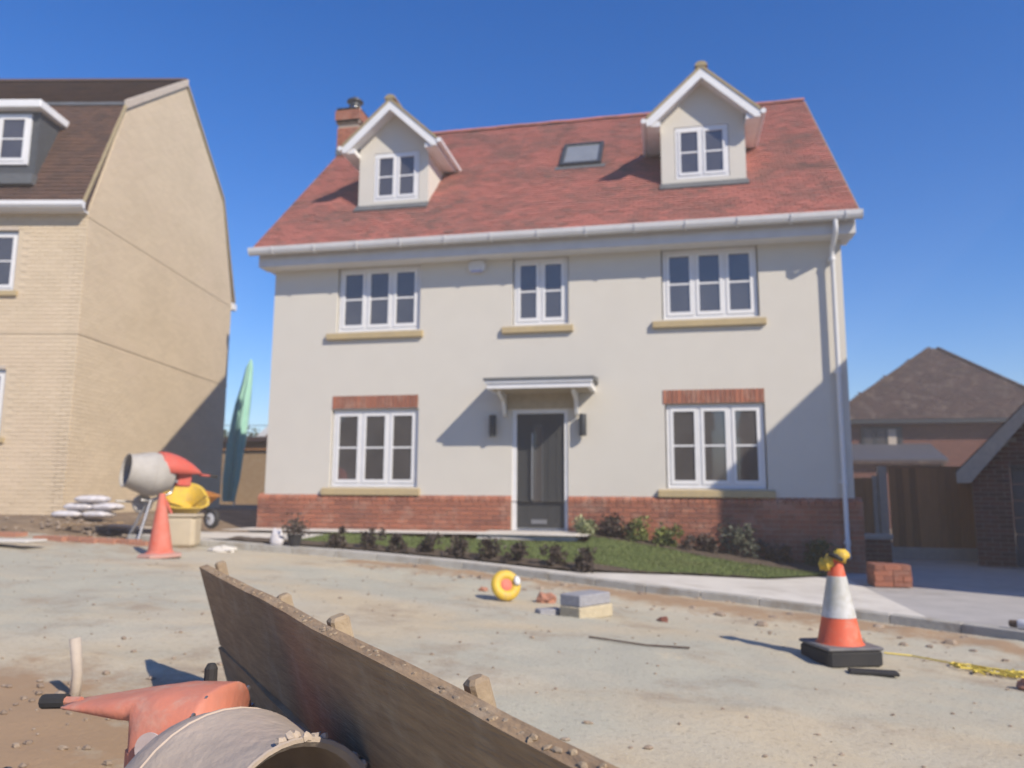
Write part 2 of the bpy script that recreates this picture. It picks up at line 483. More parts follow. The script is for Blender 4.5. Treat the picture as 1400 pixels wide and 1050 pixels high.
def brick_wall(parent, F, L, H, inside, m, proud=0.008, nparts=0, bl=0.225, bh=0.075, jt=0.010, tintf=None, rowrange=None, name='brick', order=None):
    """bricks in stretcher bond on the plane y=0 of F; the first nparts (lowest/nearest) are objects, the rest one mesh"""
    tints = [i/9 for i in range(10)]
    var = piece_variants(name, (bl-jt, proud, bh-jt), m, tints)
    cells = []
    rows = int(H/bh)
    for rr in range(rows):
        x = -bl*(0.5 if rr % 2 else 0)
        while x < L:
            a, b = max(x, 0), min(x+bl, L)
            if rowrange:
                ra, rb = rowrange(rr*bh+bh/2)
                a, b = max(a, ra), min(b, rb)
            if b-a > 0.04:
                cx, cz = (a+b)/2, rr*bh+bh/2
                if inside(cx, cz): cells.append((a, b, cx, cz))
            x += bl
    if order: cells.sort(key=order)
    rest = MB(F)
    for i, (a, b, cx, cz) in enumerate(cells):
        t = tintf(cx, cz) if tintf else random.random()**1.3
        if i < nparts:
            k = min(9, max(0, int(t*9.99)))
            o = link(name, var[k], parent, F @ Matrix.Translation((cx, random.uniform(-.001, .001), cz)) @ Matrix.Scale((b-a-jt)/(bl-jt), 4, (1, 0, 0)))
        else:
            rest.tint = t
            rest.box(a+jt/2, b-jt/2, -proud-random.uniform(0, .002), 0.02, cz-bh/2+jt/2, cz+bh/2-jt/2)
    if rest.v:
        o = rest.build('brick_courses', m, parent, fix=False)
        o['kind'] = 'stuff'

def tile_roof(parent, F, L, H, m, tw=0.165, gauge=0.1, nparts=0, tintf=None, inside=None, wob=0.004, thick=0.014, name='roof_tile'):
    """plain tiles on the plane z=0 of F: x along the eave, y up the slope, z outwards"""
    tl = gauge*1.35
    def tile(mb, M, jj=0.0):
        lift = 0.027+jj
        mb.pts([(-tw/2+.003, 0, lift), (tw/2-.003, 0, lift), (tw/2-.003, tl, 0.006), (-tw/2+.003, tl, 0.006),
                (-tw/2+.003, 0, lift-thick), (tw/2-.003, 0, lift-thick), (tw/2-.003, tl, -.004), (-tw/2+.003, tl, -.004)],
               [(0, 1, 2, 3), (4, 5, 1, 0), (5, 6, 2, 1), (7, 4, 0, 3), (6, 7, 3, 2), (7, 6, 5, 4)], M)
    var = []
    for i in range(12):
        q = MB(); q.tint = i/11; tile(q, Matrix(), random.uniform(-.003, .004)); var.append(q.mesh(name, m))
    rest = MB(F)
    cnt = 0
    rows = int(H/gauge)
    for rr in range(rows):
        x = tw/2-(tw/2 if rr % 2 else 0)
        while x < L+tw*.3:
            y = rr*gauge
            if inside is None or inside(x, y):
                t = tintf(x, y) if tintf else random.random()
                M = Matrix.Translation((min(max(x, tw/2), L-tw/2), y+random.uniform(-wob, wob), random.uniform(0, wob))) @ Matrix.Rotation(random.uniform(-.012, .012), 4, 'Z')
                if cnt < nparts:
                    k = min(11, max(0, int(t*11.99)))
                    link(name, var[k], parent, F @ M)
                else:
                    rest.tint = t; tile(rest, M, random.uniform(-.003, .005))
                cnt += 1
            x += tw
    if rest.v:
        o = rest.build('tile_courses', m, parent, fix=False)
        o['kind'] = 'stuff'

def slope_frame(p0, p1, xdir):
    """frame with origin p0, x = xdir, y towards p1 (up the slope)"""
    x = Vector(xdir).normalized(); y = (Vector(p1)-Vector(p0)); y = (y-x*y.dot(x)).normalized(); z = x.cross(y)
    p = Vector(p0)
    return Matrix(((x.x, y.x, z.x, p.x), (x.y, y.y, z.y, p.y), (x.z, y.z, z.z, p.z), (0, 0, 0, 1)))

def interp(pts, x):
    if x <= pts[0][0]: return pts[0][1]
    for a, b in zip(pts, pts[1:]):
        if x <= b[0]:
            t = (x-a[0])/(b[0]-a[0]); return a[1]+(b[1]-a[1])*t
    return pts[-1][1]

# ---------------------------------------------------------------- terrain
def gr(x, y):
    return -1.09-.055*min(max(x, -9.5), 2.4)-.10*min(max((-8.6-y)/2, 0), 1)
KY = [(-9.5, -3.05), (-6.8, -3.02), (-5.56, -2.90), (-4.0, -2.84), (-2.56, -3.0), (-1.17, -3.45), (-.05, -3.86), (1.28, -4.22), (2.35, -4.6), (2.9, -5.07), (3.6, -5.75), (5.5, -7.6), (8, -10)]
GY = [(-9.5, -2.75), (-5.3, -2.62), (-4.18, -2.52), (-2.7, -2.62), (-1.25, -2.98), (.08, -2.28), (1.19, -1.92), (1.76, -1.22), (2.12, -.83), (2.36, -.44)]
BY = [(-1.5, -.35), (-.6, -.35), (0, -.55), (.5, -.75), (1.1, -.85), (1.7, -.80), (2.36, -.44)]
ZW = [(-7.2, -.62), (-1.2, -.62), (0, -.76), (1, -.90), (2.4, -1.06)]
def kerb_top(x, y): return gr(x, y)+.075
def gz(x, y):
    """garden surface"""
    g = interp(GY, x)
    t = min(max(y/g, 0), 1)
    return interp(ZW, x)*(1-t)+(kerb_top(x, g)+.01)*t
def base_h(x, y):
    k = interp(KY, x)
    if y < k: z = gr(x, y)-.02
    else:
        if x < -7.3: z = gr(x, y)+.03
        elif x > 2.4: z = -1.16
        else: z = min(gz(x, y), gr(x, y)+.2)-.12
    if x < -8.0: z += .14*min((-8.0-x)/1.5, 1)*min(max((y+4)/1.5, 0), 1)
    return z

# base ground out to the horizon
mb = MB()
import bisect
def axis_pts(c0, c1, step, far):
    a = []
    v = c0
    while v <= c1: a.append(v); v += step
    s = step; v = c1
    out = []
    while v < far: s *= 1.7; v += s; out.append(v)
    s = step; v = c0; lo = []
    while v > -far: s *= 1.7; v -= s; lo.append(v)
    return lo[::-1]+a+out
xs = axis_pts(-14, 8, .25, 330); ys = axis_pts(-14, 8, .25, 330)
ps = [(x, y, base_h(x, y)-.03) for y in ys for x in xs]
nx = len(xs)
mb.pts(ps, [(j*nx+i, j*nx+i+1, (j+1)*nx+i+1, (j+1)*nx+i) for j in range(len(ys)-1) for i in range(nx-1)])
tag(mb.build('ground', soil, None, smooth=True), kind='structure')

# road surface: fine relief in the geometry
def road_z(x, y):
    v = Vector((x, y, 0))
    rut = .022*math.exp(-((math.sin((y+6.3)*1.6+.25*x)-.9)/.35)**2)
    return -rut+ gr(x, y)+.018*noise.noise(v*1.1)+.012*noise.noise(v*3.3)+.006*noise.noise(v*9.0)
mb = MB()
X0, X1, Y0 = -13.0, 7.5, -14.0
stepx = .08
nxx = int((X1-X0)/stepx)
rows = 150
idx = {}
soilv = []
for i in range(nxx+1):
    x = X0+i*stepx
    yk = interp(KY, x)+.02 if x > -9.0 else -3.05
    for j in range(rows+1):
        y = Y0+(yk-Y0)*(j/rows)
        z = road_z(x, y)
        e = (yk-y)
        if e < .1: z = gr(x, y)-.005
        # rubble ridge along the kerb
        rub = math.exp(-((e-.55)/.4)**2)*(1 if -4.0 < x < 3.0 else .25)
        z += rub*(.03+.05*max(0, noise.noise(Vector((x*2.2, y*2.2, 3)))))
        mb.v.append(Vector((x, y, z))); mb.t.append(.5)
        s = rub*.75
        s += 1.5*math.exp(-(((x+3.3)/1.25)**2+((y+10.0)/.95)**2))   # soil patch bottom left
        s += .35*math.exp(-(((x-2.3)/.8)**2+((y+6.1)/.35)**2))
        if y > -5.2 and x < -6.0: s += .25
        soilv.append(min(s, 1))
for i in range(nxx):
    for j in range(rows):
        k = i*(rows+1)+j
        mb.f.append([k, k+rows+1, k+rows+2, k+1])
ro = mb.build('road', roadm, None, smooth=True, fix=False)
a = ro.data.attributes.new('soil', 'FLOAT', 'POINT'); a.data.foreach_set('value', soilv)
tag(ro, kind='structure')

def strip(name, m, lineA, lineB, xa, xb, zf, n=60, rows=6, kind='structure', th=0.0):
    mb = MB()
    for i in range(n+1):
        x = xa+(xb-xa)*i/n
        ya, yb = lineA(x), lineB(x)
        for j in range(rows+1):
            y = ya+(yb-ya)*j/rows
            mb.v.append(Vector((x, y, zf(x, y)))); mb.t.append(.5)
    for i in range(n):
        for j in range(rows):
            k = i*(rows+1)+j
            mb.f.append([k, k+rows+1, k+rows+2, k+1])
    o = mb.build(name, m, None, smooth=True, fix=False)
    return tag(o, kind=kind)
ky = lambda x: interp(KY, x)
gy = lambda x: interp(GY, x)
by = lambda x: interp(BY, x)
# kerb stones: one by one along the front edge (a child of the pavement)
pav = strip('pavement', concrete, lambda x: ky(x)+.02, lambda x: gy(x) if x < 2.3 else max(gy(2.3), -.5), -7.4, 2.36, lambda x, y: kerb_top(x, y), n=90, rows=8)
strip('driveway', drive, lambda x: ky(x)+.02, lambda x: 7.0, 2.36, 7.6, lambda x, y: -1.145 if y > ky(x)+1.4 else -1.145+(kerb_top(x, y)+1.145)*(1-(y-ky(x))/1.4), n=30, rows=50)
# front face of the kerb and its stones
x = -7.4
kstones = []
while x < 5.2:
    x1 = x+.30
    dx = .6
    # walk .6 m along the polyline
    a = Vector((x, ky(x), 0)); xx = x+.5; b = Vector((xx, ky(xx), 0))
    while (b-a).length < .6: xx += .01; b = Vector((xx, ky(xx), 0))
    while (b-a).length > .62: xx -= .01; b = Vector((xx, ky(xx), 0))
    kstones.append((a, b)); x = xx
for a, b in kstones:
    d = (b-a); L_ = d.length; ang = math.atan2(d.y, d.x)
    za, zb = kerb_top(a.x, a.y), kerb_top(b.x, b.y)
    me = MB(); me.cbox(.003, L_-.003, -.03, .10, -.14, .012+random.uniform(-.003, .003), .006)
    M = Matrix.Translation((a.x, a.y, za)) @ Matrix.Rotation(ang, 4, 'Z') @ Matrix.Rotation(-math.atan2(zb-za, L_), 4, 'Y')
    link('kerb_stone', me.mesh('kerb_stone', kerbface), pav, M)
# paths, beds, lawn
strip('path', concrete, lambda x: -1.0-.02*math.sin(x*3), lambda x: .02, -7.3, -1.25, lambda x, y: gz(x, y)+.035 if False else -.62+.0*y, n=30, rows=2)
for xx in (-6.4, -5.5, -4.6, -3.7, -2.8, -1.9):
    pass
def lawn_back(x):
    return -1.02 if x < -1.25 else by(x)-.12
def bed_front(x):
    w_ = .42 if x < -1.0 else max(0.02, .42-(x+1.0)*.6)
    return gy(x)+w_
def lz(x, y):
    return gz(x, y)
lawn = strip('lawn', grassbase, lambda x: bed_front(x), lawn_back, -5.3, 2.2, lambda x, y: lz(x, y)+.01, n=60, rows=14)
strip('planting_bed', bedsoil, lambda x: gy(x), lambda x: bed_front(x)+.02, -6.2, 1.0, lambda x, y: lz(x, y)+.015+.02*noise.noise(Vector((x*7, y*7, 0))), n=120, rows=5)
strip('wall_bed', bedsoil, lambda x: lawn_back(x)-.02, lambda x: -.02, -1.25, 2.36, lambda x, y: lz(x, y)+.02+.02*noise.noise(Vector((x*7, y*7, 0))), n=60, rows=8)
strip('gap_path', concrete, lambda x: -2.3, lambda x: -.9, -9.2, -5.3, lambda x, y: -.66 + .012*(y+1), n=20, rows=6)

# grass blades
mb = MB()
cnt = 0
while cnt < 26000:
    x = random.uniform(-5.3, 2.2); y = random.uniform(-3.0, -.4)
    if not (bed_front(x) < y < lawn_back(x)): continue
    z = lz(x, y)+.005
    h = random.uniform(.018, .045); a = random.uniform(0, PI); wd = .006
    lx, ly = random.uniform(-.02, .02), random.uniform(-.02, .02)
    mb.tint = random.random()
    mb.pts([(x-wd*math.cos(a), y-wd*math.sin(a), z), (x+wd*math.cos(a), y+wd*math.sin(a), z), (x+lx, y+ly, z+h)], [(0, 1, 2)])
    cnt += 1
tag(mb.build('grass', grassm, None, fix=False), 'short green grass of the front lawn', 'grass', kind='stuff')

# loose stones and rubble nobody could count
def rubble(name, m, n, fn, smin, smax, label, cat):
    mb = MB()
    for i in range(n):
        x, y = fn()
        s = random.uniform(smin, smax)*(1 if random.random() < .9 else 1.8)
        mb.tint = random.random()
        mb.blob((x, y, road_z(x, y)+s*.25), (s, s*random.uniform(.6, 1), s*random.uniform(.4, .7)), .5, 5, i)
    return tag(mb.build(name, m, None, fix=False), label, cat, kind='stuff')
def near_kerb():
    x = random.uniform(-3.8, 3.2); return x, ky(x)-abs(random.gauss(.5, .28))-.1
def onroad():
    x = random.uniform(-9, 3.5); return x, random.uniform(-12, -4.3)
rubble('kerb_rubble', stonem, 420, near_kerb, .012, .035, 'loose brown rubble and clods along the foot of the kerb', 'rubble')
rubble('gravel', stonem, 850, onroad, .004, .013, 'small loose stones scattered over the sandy road', 'gravel')
def soilpatch():
    return random.gauss(-3.2, .8), random.gauss(-9.9, .6)
rubble('soil_clods', stonem, 300, soilpatch, .008, .024, 'brown earth clods on the soil patch in the bottom left corner', 'soil')

# ---------------------------------------------------------------- main house
HX0, HX1 = -7.08, 2.72
EY, EZ = -.45, 4.36
SL = .98
RY = 3.5
RZ = EZ+SL*(RY-EY)
house = thing('detached_house', 'cream rendered house with red tiled roof and two gabled dormers, in the middle', 'house', T(-2.2, 0, -1.0))
winsF = [(-5.84, -4.27, 2.85, 4.03, 3), (-2.61, -1.64, 2.85, 4.03, 2), (-.09, 1.45, 2.85, 4.04, 3)]
winsG = [(-5.86, -4.25, .10, 1.45, 3), (-.08, 1.47, .10, 1.45, 3)]
DX0, DX1, DZ1 = -2.60, -1.66, 1.40
holes = [(a, b, c, d) for a, b, c, d, n in winsF+winsG]+[(DX0, DX1, -.12, DZ1)]
mb = MB()
wall_mesh(mb, HX0, HX1, -.12, 4.2, holes, .13)
# sides and back, gables
mb.pts([(HX0, 0, -.12), (HX0, 7, -.12), (HX0, 7, 4.2), (HX0, 3.5, 8.0), (HX0, 0, 4.2)], [(0, 1, 2, 3, 4)])
mb.pts([(HX1, 0, -.12), (HX1, 7, -.12), (HX1, 7, 4.2), (HX1, 3.5, 8.0), (HX1, 0, 4.2)], [(4, 3, 2, 1, 0)])
mb.pts([(HX0, 7, -.12), (HX1, 7, -.12), (HX1, 7, 4.2), (HX0, 7, 4.2)], [(0, 1, 2, 3)])
mb.build('wall', render_w, house, fix=False)
# plinth
PX0, PX1, PY = HX0-.10, HX1+.10, -.05
mb = MB()
for a, b in ((PX0, DX0), (DX1, PX1)):
    mb.box(a, b, PY+.012, 7.05, -1.35, -.135)
    # sloping weathered top course
pl = mb.build('plinth', mortar, house)
ptint = lambda cx, cz: min(1, max(0, .45+.55*noise.noise(Vector((cx*1.3, cz*4, 5)))+random.uniform(-.3, .3)))
Fpl = Matrix.Translation((PX0, PY+.012, -.21-.075*9+.075))
def in_pl(x, z):
    X = x+PX0
    if DX0-.01 < X+0 < DX1+.01: return False
    zw = interp(ZW, X)
    return z+Fpl.translation.z > zw-.12
brick_wall(house, Matrix.Translation((PX0, PY+.012, -.138-.075*14)), DX0-PX0, .075*14.01, lambda x, z: in_pl(x, z) and z-.135-.075*14 > -.78, redbrick, proud=.012, nparts=110, tintf=ptint, order=lambda c: -c[3])
brick_wall(house, Matrix.Translation((DX1, PY+.012, -.138-.075*14)), PX1-DX1, .075*14.01, lambda x, z: z-.135-.075*14 > interp(ZW, x+DX1)-.15, redbrick, proud=.012, nparts=150, tintf=ptint, order=lambda c: -c[3])
# header course that slopes back to the wall (plinth bricks)
vh = piece_variants('plinth_brick', (.105, .0, .06), redbrick, [i/5 for i in range(6)])
mbv = []
for i in range(6):
    q = MB(); q.tint = i/5*.7
    q.prismx([(PY-.004, -.062), (PY-.004, -.012), (.02, .058), (.02, -.062)], -.0515, .0515)
    mbv.append(q.mesh('plinth_brick', redbrick))
for a, b in ((PX0, DX0), (DX1, PX1)):
    n = int(round((b-a)/.1125)); st = (b-a)/n
    for i in range(n):
        link('plinth_brick', random.choice(mbv), house, Matrix.Translation((a+st*(i+.5), 0, -.135+.06)))
# windows and sills
F0 = Matrix()
for a, b, c, d, n in winsF: window(house, F0, a+.02, b-.02, c+.005, d-.01, n, y=.06)
for a, b, c, d, n in winsG: window(house, F0, a+.02, b-.02, c+.005, d-.01, n, y=.06, bar=True)
for a, b, zt in ((-6.0, -4.2, 2.84), (-2.78, -1.56, 2.84), (-.25, 1.54, 2.84), (-5.98, -4.19, .095), (-.21, 1.57, .095)):
    q = MB(); q.prismx([(-.075, zt-.135), (-.075, zt-.03), (.07, zt), (.07, zt-.13), (-.04, zt-.14)], a, b)
    bevel(q.build('window_sill', stone, house), .006)
# soldier courses
sv = []
for i in range(8):
    q = MB(); q.tint = random.uniform(.0, .75); q.box(-.0325, .0325, -.012, .03, -.11, .11); sv.append(q.mesh('soldier_brick', redbrick))
for a, b, zc in ((-5.85, -4.26, 1.575), (-.11, 1.47, 1.565)):
    MB().box(a, b, -.003, .03, zc-.112, zc+.112).build('lintel_bed', mortar, house)
    n = int(round((b-a)/.0755)); st = (b-a)/n
    for i in range(n):
        link('soldier_brick', random.choice(sv), house, Matrix.Translation((a+st*(i+.5), 0, zc)))
# front door
MB().box(DX0, DX0+.075, .02, .10, -.60, DZ1).box(DX1-.06, DX1, .02, .10, -.60, DZ1).box(DX0+.075, DX1-.06, .02, .10, DZ1-.07, DZ1).build('door_frame', white, house)
q = MB()
for rect in ((DX0, -.60, DX0+.002, -.12),): pass
da, db, dz0, dz1 = DX0+.08, DX1-.065, -.555, DZ1-.075
dr = MB().box(da, db, .06, .105, dz0, dz1).build('front_door', doorm, house)
q = MB()
# recessed grooves: raised stiles
for x_ in (da+.16, da+.52, da+.66):
    q.box(x_, x_+.012, .054, .06, dz0+.12, dz1-.12)
q.build('moulding', doorm, dr)
MB().box(da+.29, da+.42, .052, .06, -.16, 1.12).build('pane', glass, dr)
q = MB(); q.box(da+.28, da+.29, .048, .06, -.17, 1.13).box(da+.42, da+.43, .048, .06, -.17, 1.13).box(da+.29, da+.42, .048, .06, 1.12, 1.13).box(da+.29, da+.42, .048, .06, -.17, -.16)
q.build('pane_frame', lead, dr)
q = MB(); q.tube([(da+.26, .015, -.1), (da+.26, .015, 1.0)], .012, 8).box(da+.25, da+.27, .015, .06, -.05, -.03).box(da+.25, da+.27, .015, .06, .92, .94)
q.build('door_handle', steel, dr)
MB().box(da+.24, da+.50, .045, .06, -.49, -.42).build('kick_plate', steel, dr)
MB().box(DX0-.0, DX1+.0, -.02, .10, -.625, -.595).build('threshold', steel, house)
bevel(MB().box(DX0-.35, DX1+.25, -.95, -.03, -.70, -.60).build('door_step', concrete, house), .01)
MB().box(DX0+.0, DX1, .10, .13, -.62, DZ1).build('door_lining', white, house)
# canopy over the door
CX0, CX1, CY = -2.93, -1.15, -.74
can = MB().box(CX0+.05, CX1-.05, CY+.04, 0, 1.665, 1.80).build('door_canopy', white, house)
MB().prismx([(CY-.01, 1.80), (CY-.01, 1.835), (0, 1.91), (0, 1.80)], CX0, CX1).build('lead_roof', lead, can)
MB().box(CX0+.02, CX1-.02, CY+.015, CY+.04, 1.75, 1.80).build('cornice', white, can)
MB().box(CX0+.12, CX1-.12, CY+.08, -.01, 1.655, 1.667).build('soffit', tansoffit, can)
MB().box(-2.70, -1.52, -.03, 0.0, 1.405, 1.655).build('header_board', tansoffit, can)
for x_ in (-2.74, -1.53):
    q = MB(); q.prismx([(-.03, 1.28), (-.02, 1.655), (-.55, 1.655), (-.52, 1.60), (-.22, 1.52), (-.10, 1.30)], x_, x_+.055)
    q.build('bracket', white, can)
# wall lights
for x_ in (-2.915, -1.40):
    lo = MB(); lo.lathe([(.0, .94), (.055, .942), (.06, .96), (.06, 1.28), (.055, 1.30), (.0, 1.302)], 16, Matrix.Translation((x_, -.10, 0)))
    lo = smooth_angle(lo.build('wall_light', dkgrey, house))
    MB().box(x_-.03, x_+.03, -.06, 0, 1.06, 1.18).build('wall_bracket', dkgrey, lo)
# alarm box
al = MB(); al.prism([(-3.385, 3.86), (-3.34, 3.80), (-3.13, 3.80), (-3.085, 3.86), (-3.085, 3.96), (-3.13, 4.02), (-3.34, 4.02), (-3.385, 3.96)], -.07, 0)
al = bevel(al.build('alarm_box', whitepl, house), .012)
MB().prism([(-3.35, 3.80), (-3.12, 3.80), (-3.15, 3.84), (-3.32, 3.84)], -.075, -.06).build('alarm_light', bluetag, al)

# roof
rf = MB()
rf.prismx([(EY, EZ-.05), (RY, RZ-.05), (7-EY, EZ-.05), (7-EY, EZ-.15), (RY, RZ-.20), (EY, EZ-.15)], -7.27, 2.89)
roofo = rf.build('roof', rfelt, house)
Fr = slope_frame((-7.29, EY-.03, EZ-.03), (-7.29, RY, RZ), (1, 0, 0))
slen = math.hypot(RY-EY, RZ-EZ)
def rt(x, y):
    n_ = noise.noise(Vector((x*1.1, y*1.4, 1)))+.6*noise.noise(Vector((x*3.5, y*4.5, 9)))
    t = .30+.60*n_+random.uniform(-.22, .24)
    if random.random() < .05: t += .3
    return min(1, max(0, t))
tile_roof(house, Fr, 10.20, slen+.02, rtile, nparts=290, tintf=rt)
# undercloak strip on the verges
for x_ in (-7.305, 2.905):
    q = MB(Fr); xx = x_+7.29; q.box(xx, xx+.02, -.0, slen, -.06, .012); q.build('verge', tanm, roofo)
n = 34; st = 10.20/n
rv = []
for i in range(5):
    q = MB(); q.tint = i/5*.6
    prof = [(.115*math.cos(t), .085*math.sin(t)) for t in [PI*k/8 for k in range(9)]]
    inner = [(.09*math.cos(t), .06*math.sin(t)) for t in [PI*k/8 for k in range(8, -1, -1)]]
    q.prismx(prof+inner, -st/2+.004, st/2-.004)
    rv.append(q.mesh('ridge_tile', rtile))
for i in range(n):
    link('ridge_tile', random.choice(rv), house, Matrix.Translation((-7.29+st*(i+.5), RY, RZ-.035+random.uniform(0, .012))) @ Matrix.Rotation(random.uniform(-.02, .02), 4, 'Y'))
# eave: soffit, fascia, gutter, boxed ends
e = MB(); e.box(-7.24, 2.88, -.335, -.31, 4.03, 4.30); eo = e.build('fascia', gutterm, house)
MB().box(-7.24, 2.88, -.31, 0.0, 4.03, 4.05).build('soffit', white, house)
MB().box(-7.24, -7.08, -.308, 0.35, 4.052, 4.30).box(2.72, 2.88, -.308, 0.35, 4.052, 4.30).build('box_end', white, house)
g = MB()
gp = [(-.40, 4.33), (-.41, 4.27), (-.44, 4.225), (-.475, 4.215), (-.51, 4.23), (-.53, 4.27), (-.535, 4.33), (-.545, 4.335), (-.545, 4.325), (-.54, 4.265), (-.517, 4.22), (-.475, 4.203), (-.435, 4.213), (-.40, 4.255)]
g.prismx(gp, -7.34, 2.95)
gut = g.build('gutter', gutterm, house)
for x_ in (-7.35, 2.94):
    q = MB(); q.prismx([(-.40, 4.335)]+[(-.40, 4.25), (-.435, 4.21), (-.475, 4.20), (-.52, 4.218), (-.545, 4.27), (-.548, 4.335)], x_, x_+.015); q.build('end_cap', gutterm, gut)
for i in range(13):
    q = MB(); x_ = -6.9+i*.8; q.prismx([(-.40, 4.20), (-.475, 4.19), (-.53, 4.21), (-.556, 4.27), (-.556, 4.335), (-.548, 4.335), (-.545, 4.27), (-.52, 4.22), (-.475, 4.203), (-.40, 4.25)], x_, x_+.03); q.build('gutter_bracket', gutterm, gut)
# downpipe
dp = MB(); X = 2.56
dp.tube([(X, -.475, 4.22), (X, -.475, 4.10), (X, -.44, 4.02), (X, -.16, 3.86), (X, -.115, 3.78), (X, -.115, -.2), (X, -.115, -.86), (X, -.16, -.92)], .036, 12)
dpo = dp.build('downpipe', white, house, smooth=False); smooth_angle(dpo, 40)
for z_ in (3.70, 1.9, .2, -.7):
    q = MB(); q.lathe([(.036, z_-.03), (.046, z_-.03), (.046, z_+.03), (.036, z_+.03)], 12, Matrix.Translation((X, -.115, 0))).box(X-.05, X+.05, -.075, 0 if z_ > -.1 else -.05, z_-.015, z_+.015); q.build('pipe_clip', white, dpo)

# skylight
Fs = slope_frame((-2.0, 1.50, EZ+SL*(1.50-EY)), (-2.0, 3, EZ+SL*(3-EY)), (1, 0, 0))
sk = MB(Fs); L2, H2 = .81, 1.14
sk.box(0, L2, 0, .09, -.02, .085).box(0, L2, H2-.09, H2, -.02, .085).box(0, .07, .09, H2-.09, -.02, .085).box(L2-.07, L2, .09, H2-.09, -.02, .085)
sko = sk.build('skylight', dkgrey, house)
MB(Fs).box(.07, L2-.07, .09, H2-.09, .04, .06).build('pane', glass_l, sko)
MB(Fs).box(-.08, L2+.08, -.14, -.002, -.02, .035).build('flashing', lead, sko)
# dormers
def dormer(x0, x1, wx0, wx1, lab):
    cx = (x0+x1)/2
    yf = .58; zb = 5.40; ze = 6.64; hw = (x1-x0)/2; sl_ = .92
    apex = ze+sl_*hw
    d = MB()
    holes = [(wx0, wx1, 5.49, 6.45)]
    wall_mesh(d, x0, x1, zb, ze, holes, .06, y=yf)
    d.pts([(x0, yf, ze), (x1, yf, ze), (cx, yf, apex)], [(0, 1, 2)])
    for x_ in (x0, x1):   # cheeks follow the roof slope back
        yb = EY+(ze-EZ)/SL+.1
        d.pts([(x_, yf, zb-.1), (x_, yb, ze), (x_, yf, ze)], [(0, 1, 2)])
    dm = d.build('dormer', render_w, house, fix=False)
    dm['label'] = lab
    window(dm, F0, wx0+.01, wx1-.01, 5.495, 6.445, 2, y=yf+.01, fr=.05, cs=.04)
    # window is a part of the dormer: its casements stay at sub-part level
    # roof of the dormer
    oh, yo = .24, .30
    zr = lambda dx: apex-sl_*abs(dx)
    for s in (-1, 1):
        tipx = cx+s*(hw+oh); tipz = zr(hw+oh)
        yback_t = EY+(tipz+.16-EZ)/SL; yback_a = EY+(apex+.20-EZ)/SL
        q = MB()
        p = [(cx, yo, apex+.10), (tipx, yo, tipz+.10), (tipx, yback_t, tipz+.10), (cx, yback_a, apex+.10)]
        pd = [(a, b, c-.05) for a, b, c in p]
        q.pts(p+pd, [(0, 1, 2, 3), (7, 6, 5, 4), (0, 4, 5, 1), (1, 5, 6, 2), (2, 6, 7, 3), (3, 7, 4, 0)])
        q.build('dormer_roof', rfelt, dm)
        # tiles on the slope
        Ft = slope_frame((tipx, yo-.03 if s > 0 else yback_t+.6, tipz+.10), (cx, yo-.03 if s > 0 else yback_t+.6, apex+.10), (0, s, 0))
        Ln = math.hypot(hw+oh, sl_*(hw+oh))
        q = MB(Ft)
        yy = -.02
        tilt = .020
        while yy < Ln-.02:
            xx = 0.0
            ymax = (yback_t+.6-yo)+.03
            while xx < ymax+.9:
                wy = (yo-.03+xx) if s > 0 else (yback_t+.6-xx)
                zz = tipz+.10+yy*sl_/math.hypot(1, sl_)
                if yo-.04 <= wy-(0 if s > 0 else .16) and wy <= EY+(zz+.1-EZ)/SL:
                    q.tint = min(1, max(0, rt(xx, yy)))
                    q.pts([(xx, yy, .03), (xx+.16, yy, .03), (xx+.16, yy+.13, .012), (xx, yy+.13, .012), (xx, yy, .016), (xx+.16, yy, .016)], [(0, 1, 2, 3), (4, 5, 1, 0)])
                xx += .165
            yy += .1
        o = q.build('dormer_tiles', rtile, dm, fix=False); o['kind'] = 'stuff'
        # bargeboard
        nv = Vector((s*sl_, 0, 1)).normalized()
        q = MB()
        q.prism([(cx, apex+.075), (tipx, tipz+.075), (tipx, tipz-.03), (tipx-s*.09, tipz-.03), (cx, apex-.10)] if s < 0 else [(cx, apex+.075), (cx, apex-.10), (tipx-s*.09, tipz-.03), (tipx, tipz-.03), (tipx, tipz+.075)], yo-.015, yo+.02)
        q.build('bargeboard', white, dm)
        q = MB()
        q.prism([(cx, apex+.135), (tipx, tipz+.135), (tipx, tipz+.077), (cx, apex+.077)][::1 if s < 0 else -1], yo-.03, yo+.05)
        q.build('verge', tanm, dm)
        # soffit board under the overhang
        q = MB(); q.pts([(cx, yo+.02, apex-.06), (tipx, yo+.02, tipz-.03), (tipx, yf, tipz-.03), (cx, yf, apex-.06)], [(0, 1, 2, 3), (3, 2, 1, 0)][:1]); q.build('soffit', white, dm)
        # boxed eave foot and gutter running back to the slope
        xa, xb = sorted((cx+s*(hw-.0), tipx))
        q = MB(); q.prismx([(yo+.02, tipz-.04), (yback_t-.35, tipz-.04), (yback_t, tipz+.05), (yo+.02, tipz+.05)], xa, xb); q.build('eave_box', white, dm)
        q = MB(); gx = tipx+s*.045
        q.tube([(gx, yo-.03, tipz+.06), (gx, yback_t+.02, tipz+.06)], .048, 10)
        go = q.build('gutter', white, dm); smooth_angle(go)
    q = MB(); prof = [(.11*math.cos(t), .09*math.sin(t)) for t in [PI*k/6 for k in range(7)]]
    yback_a = EY+(apex+.20-EZ)/SL
    yy = yo-.04
    while yy < yback_a-.1:
        q = MB(); q.tint = random.random()*.5
        q.prism([(cx+a, apex+.105+b) for a, b in prof][::-1], yy, yy+.295); q.build('ridge_tile', tanm, dm); yy += .30
